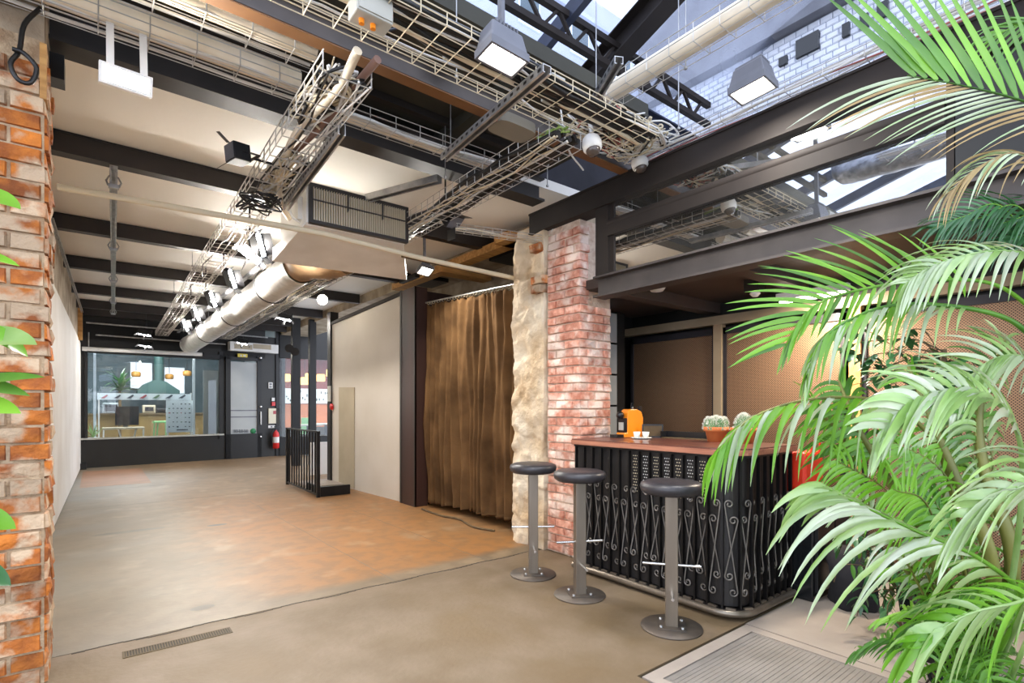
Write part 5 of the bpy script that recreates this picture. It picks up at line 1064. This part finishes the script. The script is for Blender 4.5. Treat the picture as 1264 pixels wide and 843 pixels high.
m_ = MB(); yb(m_, 251, 457, 271, 572, 15.05, .02); m_.build('frosted_screen', 'frosted', None, label='pale frosted screen behind the right part of the shop window', cat='screen', loc=P(260, 538, y=15.05))
T = thing('shop_fill_strip', 'long unseen strip light added at the shop ceiling to brighten the shop', 'ceiling light', (1, 16.5, 3.4)); m_ = MB(); m_.box((.1, 16.5, 3.42), (1.9, 16.7, 3.48)); m_.build('tube', 'strip', T); area('lamp', (1.0, 16.6, 3.4), (0, 0, -1), 2.0, 1.0, 170, (.92, .96, 1), parent=T)  # added light, hidden above the window, fills the shop
T = thing('shop_fill_strip', 'unseen strip light added just inside the shop window to light the front items', 'ceiling light', (1, 15.05, 3.2)); m_ = MB(); m_.box((.2, 15.0, 3.2), (2.0, 15.06, 3.26)); m_.box((1.0, 15.02, 3.26), (1.04, 15.05, 3.5)); m_.build('tube', 'strip', T); area('lamp', (1.1, 15.03, 3.18), (0, .6, -1), 1.8, .06, 60, (.95, .97, 1), parent=T)  # added front light for the things behind the window, out of view
# cafe
for i, (px, py) in enumerate(((353, 466), (376, 470), (382, 465), (396, 466), (408, 460))):
    c = P(px, py, y=19.2); T = thing('cafe_lamp', 'glowing yellow box lamp in the cafe, %s from the left' % on[i], 'lamp', c, 'yellow lamps in the cafe'); m_ = MB(); m_.box((c.x-.13, 19.1, c.z-.14), (c.x+.13, 19.3, c.z+.12)); m_.build('shade', 'lamp_yellow', T, bevel=.03); m_ = MB(); m_.tube([c+Vector((0,0,.12)), (c.x, 19.2, 3.5)], .008, 4); m_.build('cord', 'black_plastic', T)
T = thing('cafe_strip_light', 'bright linear light at the cafe ceiling', 'ceiling light', (7, 18, 3.4)); m_ = MB(); m_.box((5.0, 18, 2.92), (9.6, 18.2, 3.0)); m_.box((6.9, 18.05, 3.0), (7.0, 18.15, 3.5)); m_.build('tube', 'strip', T); area('lamp', (7.5, 18.1, 2.9), (0, 0, -1), 4, .3, 350, (1, .93, .82), parent=T)
for i, px in enumerate((380, 402)):
    c = P(px, 545, y=16.5+i*.6); T = thing('cafe_table', ['cafe table seen through the glazed screen, left', 'cafe table seen through the glazed screen beside the white partition'][i], 'table', (c.x, c.y, 0), 'cafe tables behind the glazed screen'); m_ = MB(); m_.box((c.x-.35, c.y-.3, .72), (c.x+.35, c.y+.3, .76)); m_.build('tabletop', 'grey_box', T); m_ = MB(); m_.box((c.x-.03, c.y-.03, 0), (c.x+.03, c.y+.03, .72)); m_.build('leg', 'black_metal', T)
c = P(378, 530, y=17.4); T = thing('cafe_chair', 'pale green chair in the cafe between the dark posts', 'chair', (c.x, 17.4, 0)); m_ = MB(); m_.box((c.x-.2, 17.3, .42), (c.x+.2, 17.7, .46)); m_.build('seat', 'green_paint', T); m_ = MB(); m_.box((c.x-.18, 17.3, .46), (c.x+.18, 17.33, .95)); m_.build('backrest', 'green_paint', T)
for sx in (-.17, .17):
    for sy in (17.33, 17.67): m_ = MB(); m_.box((c.x+sx-.015, sy-.015, 0), (c.x+sx+.015, sy+.015, .42)); m_.build('leg', 'black_metal', T)
# ================================================================== PLANTS
def W(px, py, d): return P(px, py, d=d)
def cv(r, u, f): return CR*r+CU*u+CF*f     # a direction given along right, up, away
def frond(parent, pts, n, t0, sides, mat_, rad=.008, single=True, droop=1.0, name='frond', seed=1, width=.026, rmat='leaf_bright', taper=.35, jitter=.12):
    R_ = random.Random(seed); sp_ = spline(pts, 60)
    m_ = MB(); m_.tube(sp_, [rad*(1-.8*(i/60)) for i in range(61)], 6); fr = m_.build(name, rmat, parent)
    acc = MB()
    for side in sides:
        d0, d1, L0, L1 = side[:4]
        for k in range(n):
            f_ = t0+(1-t0)*(k+.3)/n; i = f_*60; i0 = min(int(i), 59); p = sp_[i0].lerp(sp_[i0+1], i-i0); tg = (sp_[min(i0+2, 60)]-sp_[max(i0-1, 0)]).normalized()
            g = (k+.3)/n; d = d0.lerp(d1, g).normalized()+tg*(.35+.6*g*g); d += Vector((R_.uniform(-1,1), R_.uniform(-1,1), R_.uniform(-1,1)))*jitter
            L_ = (L0+(L1-L0)*g)*(min(1, .55+g*2.5))*(1-taper*max(0, g-.6)/.4)*R_.uniform(.88, 1.08)
            mb = MB() if single else acc
            leafblade(mb, p, d, L_, width*R_.uniform(.85, 1.15), droop*R_.uniform(.75, 1.25), 8, tg)
            if single: mb.build('leaflet', mat_ if isinstance(mat_, str) else R_.choice(mat_), fr)
    if not single: acc.build('leaflets', mat_ if isinstance(mat_, str) else mat_[0], fr, stuff=True)
    return fr
def pot(T, x, y, r, h, m='dark_glaze'):
    m_ = MB(); m_.lathe([(.0001, 0), (r*.8, 0), (r, h), (r*.93, h), (r*.9, h-.05), (.0001, h-.05)], (x, y, 0), 28); m_.build('pot', m, T); m_ = MB(); m_.lathe([(r*.9, h-.048), (.0001, h-.04)], (x, y, 0), 20); m_.build('soil', 'soil', T)
# --- areca palm at the lower right
bx, by = P(1215, 872, z=0).x+.02, P(1215, 872, z=0).y
A1 = thing('areca_palm', 'lush palm with pale arching fronds at lower right before the bar end', 'palm', (bx, by, 0))
pot(A1, bx, by, .2, .07)
b0 = Vector((bx, by, .05))
frond(A1, [b0, W(1190,690,2.25), W(1160,560,2.2), W(1100,500,2.12), W(1010,492,2.0), (W(930,515,1.95)), W(885,560,1.9)], 20, .42, ((cv(-.45,-.1,-.7), cv(-.5,-.7,-.3), .40, .32), (cv(-.3,.05,.8), cv(-.5,-.5,.5), .34, .30)), ['leaf_sheen', 'leaf_bright', 'leaf_bright', 'leaf_pale'], seed=1, droop=2.6, rad=.013, rmat='stem_olive')
frond(A1, [b0+Vector((.03,.02,0)), W(1235,800,1.95), W(1262,740,1.75), W(1210,690,1.65), W(1130,655,1.6), W(1060,622,1.58), W(1015,600,1.58)], 14, .42, ((cv(-.95,.15,-.25), cv(-1,.0,-.1), .60, .30), (cv(-.5,.5,.6), cv(-.8,.3,.4), .30, .2)), ['leaf_pale', 'leaf_sheen', 'leaf_pale'], seed=2, droop=1.7, rad=.011, width=.034, rmat='leaf_bright')
frond(A1, [b0, W(1245,740,2.0), W(1262,600,1.8), W(1250,520,1.7), W(1200,482,1.65), W(1140,492,1.6), W(1095,530,1.6)], 20, .45, ((cv(-.5,.3,-.5), cv(-.6,-.6,-.2), .34, .25), (cv(-.1,.9,.3), cv(-.3,.8,.3), .26, .2)), ['leaf_sheen', 'leaf_pale'], seed=3, droop=1.3, rad=.012, width=.036, rmat='leaf_pale')
frond(A1, [b0, W(1270,740,1.7), W(1330,620,1.45), W(1310,590,1.35), W(1262,600,1.3), W(1200,640,1.3)], 11, .45, ((cv(-.9,.1,-.1), cv(-.9,-.5,0), .34, .3), (cv(-.4,.8,.2), cv(-.7,.3,.2), .3, .2)), ['leaf_sheen', 'leaf_pale'], seed=4, droop=1.7, rad=.010, width=.034, rmat='leaf_pale')
frond(A1, [b0, W(1120,700,2.3), W(1062,600,2.3), W(1040,540,2.3), W(1000,500,2.3)], 16, .5, ((cv(-.9,-.1,-.2), cv(-.8,-.5,0), .26, .2), (cv(.6,.4,.3), cv(.3,.8,.2), .26, .2)), ['leaf_bright', 'leaf_green'], seed=5, droop=1.3, rad=.026, rmat='stem_olive')
frond(A1, [b0, W(1150,690,2.2), W(1095,590,2.2), W(1060,530,2.2), W(1035,470,2.25)], 14, .6, ((cv(-.8,-.2,-.2), cv(-.6,-.3,0), .26, .2), (cv(.8,-.1,.3), cv(.3,.6,.2), .26, .2)), ['leaf_bright', 'leaf_green'], seed=6, droop=1.5, rad=.028, rmat='stem_olive')
frond(A1, [b0+Vector((.05,0,0)), W(1225,700,2.1), W(1180,590,2.15), W(1150,520,2.2), W(1120,450,2.3)], 14, .6, ((cv(-.8,-.2,-.2), cv(-.6,-.3,0), .28, .2), (cv(.8,-.1,.3), cv(.3,.6,.2), .28, .2)), ['leaf_bright', 'leaf_pale'], seed=7, droop=1.5, rad=.034, rmat='stem_olive')
frond(A1, [b0+Vector((.07,.03,0)), W(1250,700,2.1), W(1215,580,2.15), W(1210,500,2.2), W(1240,420,2.3)], 14, .6, ((cv(-.9,.1,-.2), cv(-.6,.5,0), .3, .22), (cv(.8,-.1,.3), cv(.5,.6,.2), .3, .22)), ['leaf_green', 'leaf_pale'], seed=8, droop=1.5, rad=.034, rmat='stem_olive')
frond(A1, [b0+Vector((.05,-.05,0)), W(1255,820,1.8), W(1285,740,1.6), W(1250,745,1.5), W(1190,760,1.45), W(1130,800,1.45)], 12, .45, ((cv(-.7,-.8,-.1), cv(-.8,-.6,0), .3, .25), (cv(-.5,.6,.4), cv(-.8,.2,.3), .3, .2)), ['leaf_pale', 'leaf_bright'], seed=9, droop=1.5, rad=.009, width=.034, rmat='leaf_pale')
# filler fronds behind, each frond one mass of leaflets
for k in range(11):
    R_ = random.Random(40+k); x = R_.uniform(1090, 1300); yy = R_.uniform(560, 700); d = R_.uniform(2.05, 2.5)
    frond(A1, [b0, W((x+1215)/2, (yy+870)/2, 2.25), W(x, yy, d), W(x-R_.uniform(20, 90), yy-R_.uniform(20, 80), d+R_.uniform(-.1,.15))], 16, .45, ((cv(-.8,-.2,-.3), cv(-.7,-.4,0), .26, .2), (cv(.8,0,.3), cv(.3,.6,.2), .26, .2)), ['leaf_green', 'leaf_bright', 'leaf_pale', 'leaf_sheen'][k % 4], seed=60+k, droop=1.6, rad=.008, single=False, rmat='stem_olive')
# grassy shoots at its foot
gx, gy = P(1195, 905, z=0).x, P(1195, 905, z=0).y
G = thing('parlour_palm', 'low bushy palm with thin bright shoots at the bottom right corner', 'palm', (gx, gy, 0)); pot(G, gx, gy, .13, .06)
for k in range(38):
    R_ = random.Random(90+k); a = R_.uniform(0, 2*pi); rr = R_.uniform(.1, .4); top = Vector((gx+cos(a)*rr, gy+sin(a)*rr*.7, R_.uniform(.22, .62)))
    frond(G, [Vector((gx, gy, .04)), Vector((gx+cos(a)*rr*.4, gy+sin(a)*rr*.4, top.z*.7)), top, top+Vector((cos(a)*.12, sin(a)*.12, -.06))], 9, .4, ((cv(-.8,.2,-.3), cv(-.7,-.2,0), .18, .13), (cv(.8,.2,.3), cv(.5,.3,.2), .18, .13)), ['leaf_green', 'leaf_bright'][k % 2], seed=120+k, droop=1.2, rad=.004, single=False, width=.018)
# --- tall palm whose fronds come in from the right edge
tx, ty = 2.9, -.1
A2 = thing('kentia_palm', 'tall palm reaching in from the right with two long fronds below the mezzanine beam', 'palm', (tx, ty, 0)); pot(A2, tx, ty, .24, .3)
t0_ = Vector((tx, ty, .25)); t1_ = Vector((tx-.02, ty+.02, 1.25))
frond(A2, [t0_, t1_, W(1300,400,2.25), W(1230,352,2.2), W(1150,346,2.15), W(1070,356,2.1), W(1005,378,2.05), W(968,430,2.05)], 24, .50, ((cv(-.5,.85,.0), cv(-.95,.35,.05), .48, .34), (cv(-.3,-.6,-.6), cv(-.3,-.9,-.1), .24, .2)), ['leaf_bright', 'leaf_green', 'leaf_bright'], seed=11, droop=.35, rad=.012, rmat='leaf_bright', width=.022)
frond(A2, [t0_, t1_, W(1310,440,2.0), W(1240,392,2.0), W(1150,376,2.0), W(1080,382,1.97), W(1020,415,1.95), W(1000,462,1.95)], 26, .50, ((cv(-.5,-.3,-.6), cv(-.4,-.9,-.1), .3, .22), (cv(-.6,.2,.6), cv(-.5,-.7,.2), .26, .2)), ['leaf_sheen', 'leaf_pale', 'leaf_bright'], seed=12, droop=2.0, rad=.015, rmat='leaf_green', width=.022)
frond(A2, [t0_, t1_, W(1330,340,2.0), W(1290,318,1.9), W(1225,310,1.85), W(1160,325,1.85), W(1120,350,1.85)], 20, .48, ((cv(-.5,-.3,-.6), cv(-.6,-.7,-.1), .3, .22), (cv(-.1,.7,.6), cv(-.5,.4,.4), .24, .2)), ['leaf_sheen', 'leaf_pale'], seed=13, droop=1.4, rad=.010, rmat='leaf_pale', width=.026)
frond(A2, [t0_, t1_, W(1300,480,2.2), W(1262,440,2.2), W(1215,450,2.2), W(1180,500,2.2)], 16, .45, ((cv(-.6,-.3,-.5), cv(-.5,-.8,-.1), .3, .22), (cv(.1,.7,.4), cv(-.3,.6,.4), .3, .2)), ['leaf_sheen', 'leaf_pale'], seed=14, droop=1.0, rad=.010, rmat='leaf_pale', width=.03)
for k in range(5):
    R_ = random.Random(200+k); x = 1190+k*22; yy = 285+R_.uniform(-20, 30)
    frond(A2, [t0_, t1_, W(1310,360,2.3), W(x+50, yy-10, 2.3), W(x, yy, 2.3), W(x-40, yy+15, 2.3)], 18, .5, ((cv(-.6,-.5,-.4), cv(-.6,-.6,0), .22, .16), (cv(-.3,.8,.3), cv(-.8,.3,.2), .22, .16)), 'leaf_dark', seed=210+k, droop=1.0, rad=.006, single=False, width=.016)
# --- upper palm, hanging frond top right
A3 = thing('fan_frond_palm', 'palm high at the top right with stiff green leaflets above and dry pale ones below', 'palm', (2.15, -.55, 0)); pot(A3, 2.15, -.55, .24, .3)
u0 = Vector((2.15, -.55, .25)); u1 = Vector((2.15, -.5, 1.7))
m_ = MB(); m_.tube([u0, u1], .035, 8); m_.build('trunk', 'stem_brown', A3)
fp = [u1, W(1420,190,1.7), W(1330,152,1.55), W(1264,125,1.5), W(1190,106,1.47), W(1120,93,1.45)]
frond(A3, fp, 15, .42, ((cv(-.05,1,.0), cv(-.36,.9,0), .42, .36),), ['leaf_green', 'leaf_green', 'leaf_bright'], seed=21, droop=.05, rad=.006, rmat='leaf_green', width=.034, jitter=.02, taper=0)
frond(A3, fp, 20, .42, ((cv(-.9,-.2,.2), cv(-.85,-.35,.2), .40, .36),), ['leaf_sheen', 'leaf_sheen', 'leaf_dry'], seed=22, droop=.55, rad=.006, rmat='leaf_green', width=.010, jitter=.04, taper=0)
frond(A3, [u1, W(1400,300,1.8), W(1320,240,1.7), W(1264,190,1.65), W(1210,205,1.65), W(1170,240,1.65)], 14, .5, ((cv(-.7,-.3,-.2), cv(-.4,-.8,0), .2, .2), (cv(-.3,.5,.3), cv(-.6,-.3,.3), .2, .16)), ['leaf_dry', 'leaf_sheen'], seed=23, droop=1.6, rad=.006, rmat='leaf_dry', width=.010)
frond(A3, [u1, W(1400,90,1.9), W(1310,40,1.8), W(1262,30,1.8), W(1220,50,1.8)], 10, .5, ((cv(-.7,.3,-.2), cv(-.7,.1,0), .2, .16), (cv(-.2,-.6,.3), cv(-.6,-.4,.3), .2, .16)), ['leaf_green'], seed=24, droop=.8, rad=.005, width=.012)
# --- weeping fig behind
fx, fy = P(1165, 560, d=2.75).x, P(1165, 560, d=2.75).y
F = thing('weeping_fig', 'weeping fig with small dark glossy leaves against the perforated panels', 'fig plant', (fx, fy, 0)); pot(F, fx, fy, .2, .3)
m_ = MB(); m_.tube(spline([(fx, fy, .26), (fx+.02, fy, .8), (fx-.02, fy, 1.3), (fx, fy, 1.6)], 14), .014, 7); m_.build('trunk', 'stem_brown', F)
R_ = random.Random(77); cnt = 0
def ovate(f_): return (sin(pi*min(1, f_**.8))**.8)*(1 if f_ < .999 else .02)+.02
for k in range(30):
    s = Vector((fx, fy, R_.uniform(1.15, 1.6))); tp = W(R_.uniform(1050, 1210), R_.uniform(400, 500), R_.uniform(2.55, 2.9)); mid = s.lerp(tp, .5)+Vector((0,0,.08))
    if k < 5: tp = W(1050+k*14, 425+k*12, 2.7)
    sp_ = spline([s, mid, tp, tp+Vector((0, 0, -.05))], 14); m_ = MB(); m_.tube(sp_, [.004*(1-.7*i/14) for i in range(15)], 4); tw = m_.build('twig', 'stem_brown', F)
    for i in range(5, 15):
        if cnt >= 290: break
        p = sp_[i]; a = R_.uniform(0, 2*pi); mb = MB(); leafblade(mb, p, (cos(a), sin(a), R_.uniform(-.8, .1)), R_.uniform(.05, .085), R_.uniform(.028, .04), .6, 5, prof=ovate, fold=.1); mb.build('leaf', 'leaf_dark', tw); cnt += 1
# --- low creeping plant with small drooping dark leaves
cx, cy = P(1130, 790, z=.0).x+.12, P(1130, 790, z=.0).y
D = thing('trailing_plant', 'low trailing plant with small dark drooping leaves on the floor under the palm', 'plant', (cx, cy, 0)); pot(D, cx, cy, .13, .08, 'stem_brown'); cnt = 0
for k in range(26):
    a = R_.uniform(-pi, pi); rr = R_.uniform(.12, .38); hh = R_.uniform(.15, .6); tp = Vector((cx+cos(a)*rr-.05, cy+sin(a)*rr*.8+.1, hh)); s = Vector((cx, cy, .05))
    sp_ = spline([s, s.lerp(tp, .5)+Vector((0,0,.12)), tp, tp+Vector((cos(a)*.05, sin(a)*.05, -.1))], 14); m_ = MB(); m_.tube(sp_, .003, 4); tw = m_.build('twig', 'stem_brown', D)
    for i in range(4, 15):
        if cnt >= 280: break
        b = R_.uniform(0, 2*pi); mb = MB(); leafblade(mb, sp_[i], (cos(b)*.7, sin(b)*.7, R_.uniform(-1, .1)), R_.uniform(.06, .10), R_.uniform(.02, .03), 1.4, 5, prof=ovate, fold=.1); mb.build('leaf', 'leaf_dark' if R_.random() < .8 else 'leaf_green', tw); cnt += 1
# --- broad leaves at the left edge
lx, ly = -.62, 1.75
Lp = thing('rubber_plant', 'plant with broad glossy green leaves reaching in at the left edge before the brick pier', 'plant', (lx, ly, 0)); pot(Lp, lx, ly, .2, .3)
m_ = MB(); m_.tube(spline([(lx, ly, .26), (lx+.02, ly, .9), (lx-.01, ly, 1.5), (lx+.01, ly, 1.95)], 16), .016, 8); m_.build('stem', 'stem_brown', Lp)
for (px, py, tx_, ty_, wd, dr_, mm) in ((-60, 240, 22, 258, .10, .5, 'leaf_bright'), (-60, 310, 20, 328, .05, .3, 'leaf_bright'), (-60, 430, 42, 425, .11, .6, 'leaf_pale'), (-60, 480, 50, 466, .05, .3, 'leaf_green'), (-70, 470, 32, 488, .06, .2, 'leaf_green'), (-60, 500, 22, 510, .08, .3, 'leaf_bright'), (-60, 640, 16, 652, .09, .3, 'leaf_bright'), (-60, 700, 10, 722, .08, .3, 'leaf_dark'), (-50, 398, 30, 440, .07, .5, 'leaf_bright')):
    d = 1.5; a = P(px, py, d=d); b = P(tx_, ty_, d=d); s = Vector((lx, ly, a.z-.05)); m_ = MB(); m_.tube([s, a], .004, 5); st_ = m_.build('leaf_stalk', 'leaf_green', Lp); mb = MB(); leafblade(mb, a, (b-a)+Vector((0,0,(b-a).length*dr_*.45)), (b-a).length*1.05, wd, dr_, 10, wv=(0.2, .9, .7), prof=ovate, fold=.12); mb.build('leaf', mm, st_)
